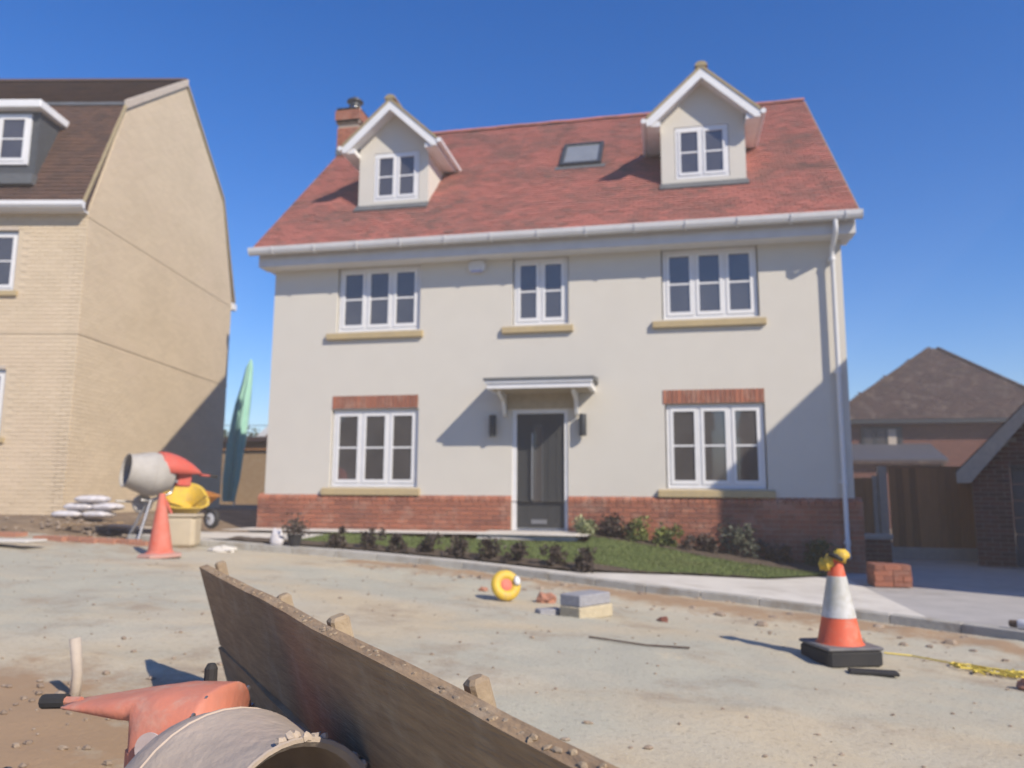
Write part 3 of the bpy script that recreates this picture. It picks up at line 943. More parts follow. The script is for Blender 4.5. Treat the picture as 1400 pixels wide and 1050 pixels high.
    # lead apron
    Fa = slope_frame((x0-.03, yf-.14, EZ+SL*(yf-.14-EY)), (x0-.03, yf+1, EZ+SL*(yf+1-EY)), (1, 0, 0))
    q = MB(Fa); q.box(0, x1-x0+.06, 0, .2, .0, .05); q.build('lead_apron', lead, dm)
    MB().box(x0-.01, x1+.01, yf-.012, yf, 5.33, 5.415).build('lead_upstand', lead, dm)
dormer(-5.755, -4.365, -5.46, -4.55, 'gabled dormer at the chimney end')
dormer(-.055, 1.385, .185, 1.11, 'gabled dormer at the downpipe end')
# chimney
ch = MB(); CHX0, CHX1, CHY0, CHY1 = -7.27, -6.76, 2.72, 4.05
ch.box(CHX0+.02, CHX1-.02, CHY0+.02, CHY1-.02, 6.8, 8.66)
cho = ch.build('chimney', mortar, house)
def chbrick(F, L_, z0, z1, nm=0):
    brick_wall(cho, F, L_, z1-z0, lambda x, z: True, redbrick, proud=.02, nparts=0)
ctop = 8.68
for (F_, L_) in ((Matrix.Translation((CHX0, CHY0+.02, 7.15)), CHX1-CHX0), (Matrix.Translation((CHX1-.02, CHY0, 7.15)) @ Matrix.Rotation(PI/2, 4, 'Z'), CHY1-CHY0)):
    brick_wall(cho, F_, L_, 1.05, lambda x, z: True, redbrick, proud=.02, tintf=lambda a, b: random.uniform(.0, .7))
q = MB()
for k in range(5):
    ex = (.02, .045, .045, .045, .02)[k]
    z_ = 8.30+k*.075
    # bricks of the oversailing courses on the two faces we see, over a solid core
    q.tint = .9 if k in (0,) else random.uniform(.1, .5)
    n_ = 2
    for j in range(3):
        a = CHX0-ex+j*(CHX1-CHX0+2*ex)/3; b = CHX0-ex+(j+1)*(CHX1-CHX0+2*ex)/3
        q.tint = random.uniform(.1, .7); q.box(a+.004, b-.004, CHY0-ex, CHY0-ex+.1, z_+.005, z_+.07)
    for j in range(6):
        a = CHY0-ex+.1+j*(CHY1-CHY0+2*ex-.1)/6; b = a+(CHY1-CHY0+2*ex-.1)/6
        q.tint = random.uniform(.1, .7); q.box(CHX1+ex-.1, CHX1+ex, a+.004, b-.004, z_+.005, z_+.07)
q.build('oversailing_bricks', redbrick, cho)
MB().box(CHX0-.02, CHX1+.02, CHY0-.02, CHY1+.02, 8.30, 8.672).build('chimney_cap', mortar, cho)
MB().box(CHX0-.012, CHX1+.012, CHY0-.012, CHY0+.05, 7.55, 7.70).build('flashing', lead, cho)
Fc = slope_frame((CHX1, CHY0-.1, EZ+SL*(CHY0-.1-EY)), (CHX1, RY, RZ), (1, 0, 0))
MB(Fc).box(-.005, .02, 0, 1.1, 0, .16).build('side_flashing', lead, cho)
q = MB(); q.lathe([(.11, 8.66), (.105, 8.80), (.09, 8.80)], 16, Matrix.Translation((-6.97, 2.98, -.01)))
smooth_angle(q.build('chimney_pot', chrome, cho))
q = MB(); q.lathe([(.07, 8.80), (.13, 8.82), (.13, 8.90), (.19, 8.93), (.19, 8.96), (.05, 9.06), (0, 9.07)], 16, Matrix.Translation((-6.97, 2.98, -.01)))
smooth_angle(q.build('chimney_cowl', dkgrey, cho))

# ---------------------------------------------------------------- yellow brick house on the left
A = math.radians(10.5)
LF = T(-10.667, -.6, 0, A)
lh = thing('gambrel_house', 'yellow brick house with brown mansard roof and grey dormer, at the left edge', 'house', LF @ Matrix.Translation((-3, 3.5, -.5)))
LL = 7.5
lw = [(-2.45, -1.30, 3.68, 4.85, 2), (-2.45, -1.28, .95, 2.20, 2)]
mb = MB(LF)
wall_mesh(mb, -LL, 0, -.6, 5.25, [(a, b, c, d) for a, b, c, d, n in lw], .10)
mb.build('front_wall', ymortar, lh, fix=False)
gp = [(0, -.6), (7.05, -.6), (7.05, 5.3), (6.05, 7.8), (3.52, 9.7), (.98, 7.8), (.0, 5.3)]
mb = MB(LF); mb.prismx(gp, -.25, -.001); mb.build('gable_wall', ymortar, lh)
def yt(cx, cz): return min(1, max(0, .45+.4*noise.noise(Vector((cx*.9, cz*1.3, 2)))+random.uniform(-.3, .3)))
def inf(x, z):
    X = x-LL; Z = z-.6
    if X < -3.6: return False
    for a, b, c, d, n in lw:
        if a-.11 < X < b+.11 and c-.04 < Z < d+.04: return False
    if abs(Z-2.89) < .02: return True
    return Z < 5.24
brick_wall(lh, LF @ Matrix.Translation((-LL, 0, -.6)), LL, 5.85, inf, ybrick, proud=.008, nparts=150, tintf=yt, order=lambda c: (c[3] > 1.6)*10-c[2])
def grow(z):
    Z = z-.6+.04
    if Z < 5.3: return 0, 7.05
    pr = [(5.3, 0), (7.8, .98), (9.7, 3.52)]
    if Z >= 9.68: return 9, 0
    a = interp(pr, Z)
    b = interp([(5.3, 7.05), (7.8, 6.05), (9.7, 3.52)], Z)
    return a+.01, b-.01
brick_wall(lh, LF @ Matrix.Translation((0, 0, -.6)) @ Matrix.Rotation(PI/2, 4, 'Z'), 7.05, 10.4, lambda x, z: True, ybrick, proud=.006, nparts=140, tintf=yt, rowrange=grow, order=lambda c: abs(c[3]-1.0)*2+c[2])
# string courses
for z_ in (2.885, 5.12):
    q = MB(LF); q.box(-.001, .018, -.018, 7.06, z_-.012, z_+.012); q.build('string_course', ymortar, lh)
q = MB(LF); q.box(-3.6, .0, -.018, 0, 2.873, 2.897); q.build('string_course', ymortar, lh)
for a, b, c, d, n in lw:
    window(lh, LF, a+.01, b-.01, c+.01, d-.01, n, y=.05)
    q = MB(LF); q.box(a-.1, b+.1, -.06, .06, c-.1, c); bevel(q.build('window_sill', stone, lh), .006)
    q = MB(LF); q.box(a-.0, b+.0, -.012, .06, d, d+.07); q.build('lintel', concpost, lh)
# roof
def lroof(p0, p1, tints=None, lab=''):
    Fq = LF @ slope_frame((-LL, p0[0], p0[1]), (-LL, p1[0], p1[1]), (1, 0, 0))
    Hq = math.hypot(p1[0]-p0[0], p1[1]-p0[1])
    return Fq, Hq
q = MB(LF); q.prismx([(-.22, 5.30), (.98, 7.90), (3.52, 9.82), (6.05, 7.90), (7.25, 5.30), (7.05, 5.22), (5.95, 7.75), (3.52, 9.62), (1.08, 7.75), (0, 5.22)], -LL, -.02)
lr = q.build('roof', felt, lh)
Fq, Hq = lroof((-.22, 5.32), (.98, 7.92))
lt = lambda x, y: min(1, max(0, .4+.45*noise.noise(Vector((x*1.6, y*2.2, 4)))+random.uniform(-.25, .3)))
tile_roof(lh, Fq, LL-.01, Hq+.03, btile, nparts=0, tintf=lt, inside=lambda x, y: x > 3.2)
Fq2, Hq2 = lroof((.98, 7.92), (3.52, 9.84))
tile_roof(lh, Fq2, LL-.01, Hq2, btile, nparts=0, tintf=lt, inside=lambda x, y: x > .2)
q = MB(LF)
q.prismx([(3.40, 9.83), (3.44, 9.90), (3.52, 9.93), (3.60, 9.90), (3.64, 9.83)], -LL, 0.0); q.build('ridge', btile, lh)
q = MB(LF); q.prismx([(.90, 7.86), (.99, 7.97), (1.12, 8.02), (1.06, 7.93)], -LL, -.01); q.build('slope_break_flashing', lead, lh)
# pale verge boards on the upper gable slopes, tile edge on the rest
q = MB(LF)
q.pts([(-.02, .94, 7.80), (-.02, 3.52, 9.74), (-.02, 3.52, 9.90), (-.02, .92, 7.97), (.05, .94, 7.80), (.05, 3.52, 9.74), (.05, 3.52, 9.90), (.05, .92, 7.97)], [(0, 1, 2, 3), (7, 6, 5, 4), (0, 4, 5, 1), (3, 2, 6, 7), (0, 3, 7, 4), (1, 5, 6, 2)])
q.build('verge_board', concpost, lh)
q = MB(LF)
for a, b in (((3.52, 9.80), (6.08, 7.88)), ((6.08, 7.88), (7.25, 5.30)), ((-.20, 5.36), (.96, 7.90))):
    q = MB(LF)
    q.pts([(-.03, a[0], a[1]-.07), (-.03, b[0], b[1]-.07), (-.03, b[0], b[1]+.03), (-.03, a[0], a[1]+.03), (.035, a[0], a[1]-.07), (.035, b[0], b[1]-.07), (.035, b[0], b[1]+.03), (.035, a[0], a[1]+.03)], [(0, 1, 2, 3), (7, 6, 5, 4), (0, 4, 5, 1), (3, 2, 6, 7), (0, 3, 7, 4), (1, 5, 6, 2)])
    q.build('verge', tanm, lh)
q = MB(LF); q.prismx([(-.20, 5.19), (-.27, 5.20), (-.31, 5.25), (-.31, 5.33), (-.20, 5.33)], -LL, .04)
lg = q.build('gutter', white, lh)
MB(LF).box(-LL, .0, -.20, 0, 5.17, 5.20).box(-LL, 0, -.205, -.19, 5.20, 5.32).build('fascia', white, lh)
q = MB(LF); q.box(-.05, .06, 7.05, 7.3, 5.05, 5.22); q.build('gutter_end', white, lh)
# dormer of the yellow house
dx1 = -1.10; dx0 = -3.3
q = MB(LF); q.prismx([(-.02, 5.90), (-.02, 7.22), (.75, 7.22), (.75, 7.30), (.12, 5.90)], dx0, dx1)
ld = q.build('dormer', charcoal, lh)
window(ld, LF, dx0+.25, dx1-.14, 6.14, 7.16, 3, y=-.06, fr=.06)
q = MB(LF); q.box(dx0-.12, dx1+.12, -.22, .85, 7.22, 7.38); bevel(q.build('flat_roof', white, ld), .02)
q = MB(LF); q.box(dx0-.05, dx1+.05, -.16, .0, 5.72, 5.92); q.build('lead_apron', lead, ld)

# ---------------------------------------------------------------- right side: garage, fence, far house
GM = T(4.98, 1.8, 0, math.radians(-19))
gar = thing('brick_garage', 'dark red brick garage with pale verge board, at the right edge', 'garage', GM @ Matrix.Translation((1.8, 2.5, -1.1)))
GA, GB, GD = 0.0, 3.5, 6.0
gc = (GA+GB)/2; gs = 1.06
mb = MB(GM); wall_mesh(mb, GA, GB, -1.2, .50, [(.55, 2.95, -1.2, .495)], .2, y=0)
mb.pts([(GA, 0, .50), (GB, 0, .50), (gc, 0, .50+gs*(gc-GA))], [(0, 1, 2)])
mb.pts([(GA, 0, -1.2), (GA, GD, -1.2), (GA, GD, .50), (GA, 0, .50)], [(3, 2, 1, 0)])
mb.build('wall', mortar, gar, fix=False)
def ingar(x, z):
    Z = z-1.2
    if Z < .50: return x < .56
    return Z+.05 < .50+gs*(min(x-.11, 2*gc-x)-GA)
brick_wall(gar, GM @ Matrix.Translation((0, 0, -1.2)), GB, 4.2, ingar, dkbrick, proud=.008, nparts=200, tintf=lambda a, b: random.random(), rowrange=lambda z: (0, .545 if z-1.2 < .50 else GB), order=lambda c: c[2]+c[3]*.3)
gd = None
for k in range(6): MB(GM).cbox(.56, 2.94, .12, .16, -1.16+k*.275, -1.16+k*.275+.27, .006).build('door_panel', garagedoor, gar)
MB(GM).box(.55, 2.95, .0, .12, .48, .54).build('lintel', garagedoor, gar)
for s_ in (-1, 1):
    tx = gc+s_*(gc-GA+.22); tz = .50-gs*.22; az = .50+gs*(gc-GA)
    q = MB(GM); p = [(gc, -.25, az+.16), (tx, -.25, tz+.16), (tx, GD+.2, tz+.16), (gc, GD+.2, az+.16)]
    q.pts(p+[(a, b, c-.08) for a, b, c in p], [(0, 1, 2, 3), (7, 6, 5, 4), (0, 4, 5, 1), (1, 5, 6, 2), (2, 6, 7, 3), (3, 7, 4, 0)])
    q.build('roof', gtile, gar)
    q = MB(GM); q.prism([(gc, az+.13), (tx, tz+.13), (tx, tz-.04), (tx-s_*.20, tz-.04), (gc, az-.0)], -.27, -.24); q.build('bargeboard', concpost, gar)
    q = MB(GM); q.box(min(tx, tx-s_*.2), max(tx, tx-s_*.2), -.24, .0, tz-.04, tz+.07); q.build('eave_box', concpost, gar)

# fence between the houses
fe = thing('board_fence', 'tall brown feather board fence panel beside the garage', 'fence', T(4.6, 3.0, -1.12))
fy = 3.0
bv = []
for i in range(8):
    q = MB(); q.tint = i/7; q.box(-.062, .062, -.012, .012, 0, 1.0); bv.append(q.mesh('fence_board', fencem))
x_ = 3.98
while x_ < 5.6:
    link('fence_board', random.choice(bv), fe, Matrix.Translation((x_+.062, fy+random.uniform(-.004, .004), -.93)) @ Matrix.Rotation(.12, 4, 'Z') @ Matrix.Scale(1.46, 4, (0, 0, 1)))
    x_ += .118
MB().box(3.95, 5.6, fy-.02, fy+.03, -1.14, -.93).build('gravel_board', concpost, fe)
MB().box(3.95, 5.6, fy-.025, fy+.025, .52, .55).build('capping_rail', fencem, fe)
MB().box(3.79, 3.93, fy-.06, fy+.06, -1.14, .55).build('fence_post', concpost, fe)
fe2 = thing('fence_panel', 'short brown fence panel between the white house corner and the concrete post', 'fence', T(3.4, 3.1, -1.12))
for i in range(4):
    q = MB(); q.tint = random.random(); xx = 3.10+i*.155; q.box(xx, xx+.15, 3.08, 3.105, -.9, .34); q.build('fence_board', fencem, fe2)
MB().box(3.08, 3.74, 3.06, 3.12, -1.14, -.9).build('gravel_board', concpost, fe2)
MB().box(3.70, 3.78, 3.02, 3.10, -1.14, .38).build('fence_post', concpost, fe2)
# low brick garden wall by the house corner
gw = thing('garden_wall', 'low dark brick wall stub with a pale coping behind the house corner', 'wall', T(3.2, 1.2, -1.15))
MB().box(2.92, 3.48, 1.1, 1.3, -1.15, -.72).build('core', mortar, gw)
brick_wall(gw, Matrix.Translation((2.92, 1.1, -1.15)), .56, .45, lambda x, z: True, dkbrick, proud=.01, nparts=40)
bevel(MB().box(2.98, 3.5, 1.06, 1.34, -.70, -.62).build('coping', concpost, gw), .01)
BX, BYY = .10, .50
bs = thing('brick_stack', 'small stack of dark bricks on the driveway edge beyond the striped cone', 'bricks', T(2.62, -2.2, -1.13))
q = []
for i in range(5):
    m_ = MB(); m_.tint = random.random(); m_.box(-.107, .107, -.051, .051, -.0325, .0325); q.append(m_.mesh('brick', redbrick))
for k in range(4):
    for i in range(2 if k % 2 == 0 else 4):
        if k % 2 == 0:
            for j in range(4): link('brick', random.choice(q), bs, Matrix.Translation((2.50+BX+i*.22, -2.36+BYY+j*.108, -1.10+k*.068)) @ Matrix.Rotation(random.uniform(-.05, .05), 4, 'Z'))
        else: 
            for j in range(2): link('brick', random.choice(q), bs, Matrix.Translation((2.45+BX+i*.108, -2.31+BYY+j*.22, -1.10+k*.068)) @ Matrix.Rotation(PI/2+random.uniform(-.05, .05), 4, 'Z'))

# far house
fh = thing('hip_roof_house', 'distant dark red house with brown hipped roof above the fence', 'house', T(10.4, 23, -1.0))
MB().box(6.5, 14.9, 20.2, 26, -1.2, 3.02).build('wall', gablewall, fh)
ap = (10.48, 23.2, 6.05)
q = MB(); R0 = [(6.1, 19.8, 2.95), (15.3, 19.8, 2.95), (15.3, 26.4, 2.95), (6.1, 26.4, 2.95)]
q.pts(R0+[(11.1, 23.2, 6.30), (11.42, 23.2, 6.30)], [(0, 1, 5, 4), (1, 2, 5), (2, 3, 4, 5), (3, 0, 4), (3, 2, 1, 0)])
fr_ = q.build('roof', felt, fh)
Ff = slope_frame((6.1, 19.8, 2.98), (6.1, 23.2, 6.33), (1, 0, 0))
Hf = math.hypot(3.4, 3.35)
def infar(x, y):
    t = y/Hf
    return 5.0*t+.05 < x < 9.2-3.88*t-.05
tile_roof(fh, Ff, 9.2, Hf, gtile, tw=.30, gauge=.19, tintf=lambda a, b: min(1, max(0, .4+.4*noise.noise(Vector((a*2, b*2, 0)))+random.uniform(-.3, .4))), inside=infar, thick=.02, name='roof_tile')
# hips
for a, b in (((6.1, 19.8, 3.0), (11.1, 23.2, 6.36)), ((15.3, 19.8, 3.0), (11.42, 23.2, 6.36))):
    q = MB(); q.tube([a, b], .09, 6); q.build('hip_tiles', gtile, fh)
MB().box(6.1, 15.3, 19.7, 19.8, 2.82, 2.97).build('fascia', dkgrey, fh)
wq = window(fh, Matrix.Translation((0, 20.13, 0)), 7.45, 8.95, 1.75, 2.72, 3, y=0.0, bar=False, m=dkgrey, fr=.06, cs=.06)
MB().box(8.42, 8.72, 20.105, 20.11, 1.86, 2.62).build('curtain', concpost, fh)
po = MB(); po.prismx([(18.3, 1.28), (18.3, 1.38), (20.2, 2.05), (20.2, 1.28)], 5.9, 9.95); poo = po.build('lean_to_roof', bluegrey, fh)
MB().box(6.0, 9.8, 18.5, 20.2, -1.2, 1.28).build('lean_to_wall', gablewall, fh)
MB().box(9.72, 9.82, 18.25, 18.35, .6, 1.30).box(5.9, 9.9, 18.24, 18.3, 1.18, 1.30).build('gutter', gtile, fh)

# ---------------------------------------------------------------- neighbours outside the frame (cast the shade, show in the glass)
nb = thing('gabled_house', 'tall cream gabled house standing right of the driveway, outside the picture', 'house', T(11.7, -1.5, -1.2))
NX0, NX1, NY0, NY1, NZE = 5.97, 16.5, -4.0, .0, 5.08
nc = (NX0+NX1)/2
q = MB(); q.prism([(NX0, -1.3), (NX0, NZE), (nc, NZE+.68*(nc-NX0)), (NX1, NZE), (NX1, -1.3)], NY0, NY1); q.build('wall', render_w, nb)
for s in (-1, 1):
    tx = NX0 if s < 0 else NX1
    q = MB(); p = [(nc, NY0-.05, NZE+.68*(nc-NX0)+.02), (tx, NY0-.05, NZE+.02), (tx, NY1+.05, NZE+.02), (nc, NY1+.05, NZE+.68*(nc-NX0)+.02)]
    q.pts(p+[(a, b, c+.08) for a, b, c in p], [(0, 1, 2, 3), (7, 6, 5, 4), (0, 4, 5, 1), (1, 5, 6, 2), (2, 6, 7, 3), (3, 7, 4, 0)]); q.build('roof', gtile, nb)
def simple_house(x, y, w_, d_, h_, rh, lab, m, rot_=0):
    M = T(x, y, -1.2, rot_)
    t = thing('terrace_house', lab, 'house', M)
    MB(M).prismx([(-d_/2, 0), (d_/2, 0), (d_/2, h_), (0, h_+rh), (-d_/2, h_)], -w_/2, w_/2).build('wall', m, t)
    MB(M).prismx([(-d_/2-.3, h_-.1), (0, h_+rh+.12), (d_/2+.3, h_-.1), (d_/2+.3, h_+.05), (0, h_+rh+.27), (-d_/2-.3, h_+.05)], -w_/2-.2, w_/2+.2).build('roof', gtile, t)
    for xx in (-w_*.28, w_*.28):
        for zz in (1.0, 3.7):
            MB(M).box(xx-.6, xx+.6, d_/2, d_/2+.03, zz, zz+1.2).build('window', glass, t)
    MB(M).box(-.5, .5, d_/2, d_/2+.04, 0, 2.1).build('door', doorm, t)
simple_house(-16, -38, 10, 8, 5.2, 3, 'red brick house across the road behind the camera, left one', gablewall, .1)
simple_house(-3, -40, 11, 8, 5.2, 3, 'dark brick house across the road behind the camera, middle one', dkbrick)
simple_house(10, -38, 10, 8, 5.2, 3, 'yellow brick house across the road behind the camera, right one', ybrick, -.1)

# ---------------------------------------------------------------- gap between the houses
gf = thing('dark_shed', 'dark timber shed seen through the gap behind the white house', 'shed', T(-13.8, 12.5, -.7))
MB().box(-17, -12.0, 12, 15, -.8, 1.75).build('wall', wood, gf)
MB().box(-17.2, -11.8, 11.7, 15.2, 1.75, 1.9).build('roof', felt, gf)
MB().box(-17.0, -12.0, 11.9, 11.98, 1.45, 1.75).build('fascia', orangewood, gf)
bh = thing('brick_bungalow', 'orange brick gable with white bargeboard peeping out left of the white house', 'house', T(-14, 19, -.7))
q = MB(); q.prism([(-17.5, -.8), (-17.5, 2.4), (-13.6, 5.6), (-9.6, 2.4), (-9.6, -.8)], 18, 24); q.build('wall', orangewood, bh)
q = MB(); q.prism([(-17.9, 2.1), (-13.6, 5.75), (-13.6, 5.45), (-17.7, 1.9)], 17.7, 18).prism([(-9.2, 2.1), (-9.4, 1.9), (-13.6, 5.45), (-13.6, 5.75)], 17.7, 18); q.build('bargeboard', white, bh)
def leafy(name, label, cat, c, rad, n, m, leaf, trunk=None, group=None, seed=1, up=0.3):
    """crown of many small leaf faces spread through its volume, plus stems"""
    rs = random.Random(seed)
    t = thing(name, label, cat, T(c[0], c[1], c[2]), group)
    mb = MB()
    cl = [(Vector((rs.gauss(0, .45), rs.gauss(0, .45), rs.uniform(.05, .95))), rs.uniform(.25, .5), rs.random()) for _ in range(9)]
    for i in range(n):
        cc, cr, ct = rs.choice(cl)
        d = Vector((rs.gauss(0, 1), rs.gauss(0, 1), rs.gauss(0, 1))).normalized()*cr*rs.random()**.4
        p = cc+d
        if p.z < 0.02: p.z = .02+rs.random()*.1
        P = Vector((c[0]+p.x*rad[0], c[1]+p.y*rad[1], c[2]+p.z*rad[2]))
        a = Vector((rs.gauss(0, 1), rs.gauss(0, 1), rs.gauss(0, .6)+up)).normalized()
        b = a.cross(Vector((rs.gauss(0, 1), rs.gauss(0, 1), rs.gauss(0, 1)))).normalized()
        L_ = leaf*rs.uniform(.6, 1.3)
        mb.tint = min(1, max(0, ct*.6+rs.random()*.5))
        mb.pts([P, P+a*L_*.5+b*L_*.28, P+a*L_, P+a*L_*.5-b*L_*.28], [(0, 1, 2, 3)])
    mb.build('crown' if trunk else 'foliage', m, t, fix=False)
    st_ = MB()
    if trunk:
        st_.tube([(c[0], c[1], c[2]-trunk), (c[0]+.05, c[1], c[2]), (c[0], c[1], c[2]+rad[2]*.6)], [.16, .12, .04], 8)
        for i in range(6):
            q_ = cl[i][0]; st_.tube([(c[0], c[1], c[2]+rad[2]*.1*i/2), (c[0]+q_.x*rad[0]*.8, c[1]+q_.y*rad[1]*.8, c[2]+q_.z*rad[2])], [.06, .015], 5)
        st_.build('trunk', bark, t)
    else:
        for i in range(6):
            q_ = cl[i][0]; st_.tube([(c[0], c[1], c[2]-.03), (c[0]+q_.x*rad[0]*.8, c[1]+q_.y*rad[1]*.8, c[2]+q_.z*rad[2])], [max(.004, leaf*.06), .002], 4)
        st_.build('stem', bark, t)
    return t
leafy('tree', 'low dark green tree over the shed roof in the gap between the houses', 'tree', (-18.6, 17.0, .6), (1.8, 1.4, 1.8), 1500, leaffar, .22, trunk=1.7, seed=3)
# mint green sheeting hanging on a pole
ms = thing('sheeting_roll', 'tall upright bundle of mint green sheeting in the gap between the houses', 'sheeting', T(-13.3, 8.9, -.7))
MB().tube([(-13.13, 8.95, -.8), (-12.99, 8.95, 3.2), (-12.84, 8.95, 3.95)], .03, 8).build('pole', steel, ms)
q = MB()
seg = 64; hts = [(-.3, .14, -13.25), (.4, .19, -13.19), (1.4, .21, -13.11), (2.1, .20, -13.03), (2.7, .17, -12.96), (3.3, .12, -12.86), (3.85, .08, -12.80), (4.1, .02, -12.77)]
ps = []
for z_, rr, cx_ in hts:
    for k in range(seg):
        t_ = 2*PI*k/seg; R_ = rr*(1+.30*math.sin(t_*7+z_*.8)+.14*math.sin(t_*17+z_*1.7)+.05*math.sin(z_*9+t_*3))
        ps.append((cx_+R_*math.cos(t_), 8.9+R_*math.sin(t_), z_))
q.pts(ps, [(i*seg+k, i*seg+(k+1) % seg, (i+1)*seg+(k+1) % seg, (i+1)*seg+k) for i in range(len(hts)-1) for k in range(seg)])
q.build('sheet', mint, ms, smooth=True)
wr = MB(); wr.tube([(-22+i*1.6, 14, 2.62-.12*math.sin(PI*i/10)) for i in range(11)], .012, 4)
tag(wr.build('overhead_wire', black, None), 'thin dark overhead wire crossing the gap between the houses', 'wire')

# ---------------------------------------------------------------- planting
hp = [(-4.55, -2.45), (-4.10, -2.42), (-3.68, -2.42), (-3.25, -2.40), (-2.83, -2.48), (-2.40, -2.55), (-1.98, -2.62), (-1.50, -2.75), (-1.06, -2.92)]
hl = ['small dark leaved plant at the left end of the row behind the kerb', 'second small dark plant from the left in the row behind the kerb', 'third small dark plant from the left in the row behind the kerb', 'fourth small dark plant from the left in the row behind the kerb',
      'middle one of the nine small dark plants along the lawn edge', 'fourth small dark plant from the right in the row behind the kerb', 'third small dark plant from the right in the row behind the kerb', 'second small dark plant from the right in the row behind the kerb', 'small dark plant at the right end of the row, on open lawn']
for i, (x_, y_) in enumerate(hp):
    s = random.uniform(.85, 1.15)
    leafy('small_shrub', hl[i], 'shrub', (x_, y_, gz(x_, y_)), (.15*s, .13*s, .23*s), 520, leafdark, .055, group='row of small dark plants along the kerb', seed=10+i)
for (x_, y_, rx, rz_, m_, lab, sd) in (
    (-1.36, -.34, .30, .26, leafwhite, 'variegated white and green shrub right beside the front door', 31),
    (-.95, -.25, .34, .36, leafdark, 'broad dark shrub next to the variegated one, under the cream wall', 32),
    (-.42, -.30, .26, .34, leaflime, 'bright yellow green shrub against the brick plinth, in sun', 33),
    (-.02, -.38, .20, .26, leaflime, 'smaller yellow green plant left of the shade edge on the plinth', 34),
    (.42, -.42, .24, .22, leafdark, 'low dark plant at the shade edge below the right window', 35),
    (.98, -.40, .30, .42, leafgrey, 'grey green shrub in shade below the right ground floor window', 36),
    (1.55, -.35, .22, .24, leafdark, 'low dark shrub in deep shade near the downpipe', 37),
    (2.12, -.30, .26, .42, leafgreen, 'dark green shrub in shade beside the foot of the downpipe', 38)):
    leafy('shrub', lab, 'shrub', (x_, y_, gz(x_, y_)), (rx, rx*.8, rz_), 620, m_, .065, seed=sd)
# potted plant with white label near the left end of the garden
pp = thing('potted_plant', 'dark purple potted plant beside a white bag at the left end of the kerb', 'plant', T(-5.05, -2.75, gr(-5.05, -2.75)+.08))
bz = gr(-5.05, -2.75)+.08
MB().lathe([(.07, bz), (.10, bz+.14), (.11, bz+.14), (.11, bz+.16), (.085, bz+.16), (.08, bz+.13), (0, bz+.13)], 16, Matrix.Translation((-5.05, -2.75, 0))).build('pot', black, pp)
q = MB(); rs = random.Random(5)
for i in range(220):
    P = Vector((-5.05+rs.gauss(0, .07), -2.75+rs.gauss(0, .07), bz+.16+abs(rs.gauss(0.08, .08)))); a_ = Vector((rs.gauss(0, 1), rs.gauss(0, 1), rs.gauss(.5, 1))).normalized(); b_ = a_.orthogonal().normalized(); q.tint = rs.random()
    q.pts([P, P+a_*.03+b_*.015, P+a_*.06, P+a_*.03-b_*.015], [(0, 1, 2, 3)])
q.build('foliage', leafdark, pp, fix=False)
q = MB(); q.blob((-5.28, -2.8, bz+.10), (.09, .07, .13), .5, 12, 3)
tag(q.build('plastic_bag', sackm, None, smooth=True), 'small crumpled white bag beside the potted plant', 'bag')

# ---------------------------------------------------------------- cones
def cone(M, label, m1, striped):
    t = thing('traffic_cone', label, 'cone', M)
    if striped:
        b = MB(M); b.cbox(-.20, .20, -.20, .20, .0, .115, .018); b.build('base', black, t)
        b = MB(M); b.cbox(-.205, .205, -.205, .205, .113, .135, .008); b.build('base_top', lit_rubber, t)
    else:
        b = MB(M); b.lathe([(.25, 0), (.26, .015), (.255, .04), (.16, .055), (.10, .06)], 8, caps=True); b.build('base', conebase, t)
    z0, z1 = (.13, .74) if striped else (.05, .76)
    R0_, R1_ = .148, .035
    rr = lambda z: R0_+(R1_-R0_)*(z-z0)/(z1-z0)
    if striped:
        a, c = .13+.61*.30, .13+.61*.76
        q = MB(M); q.lathe([(rr(z0)+.02, z0), (rr(z0), z0+.02), (rr(a), a)], 28); smooth_angle(q.build('lower_band', orange, t))
        q = MB(M); q.lathe([(rr(a), a), (rr(a)+.003, a+.002), (rr(c)+.003, c), (rr(c), c+.002)], 28); smooth_angle(q.build('reflective_sleeve', sleeve, t))
        q = MB(M); q.lathe([(rr(c), c), (R1_, z1), (R1_-.008, z1), (R1_-.008, z1-.1)], 28); smooth_angle(q.build('upper_band', orange, t))
    else:
        q = MB(M); q.lathe([(rr(z0)+.02, z0), (rr(z0)-.01, z0+.03), (R1_, z1), (R1_-.008, z1), (R1_-.008, z1-.1)], 28); smooth_angle(q.build('body', m1, t))
    return t
cz = road_z(1.15, -6.62)
cone(T(1.14, -6.62, cz, .35), 'orange and white striped traffic cone on a black block base, on the sandy road', None, True)
lcz = road_z(-6.0, -4.1)
cone(T(-6.02, -4.25, road_z(-6.02, -4.25), .2) @ Matrix.Rotation(-.03, 4, 'Y'), 'dusty plain red traffic cone in front of the far cement mixer', coneorange2, False)
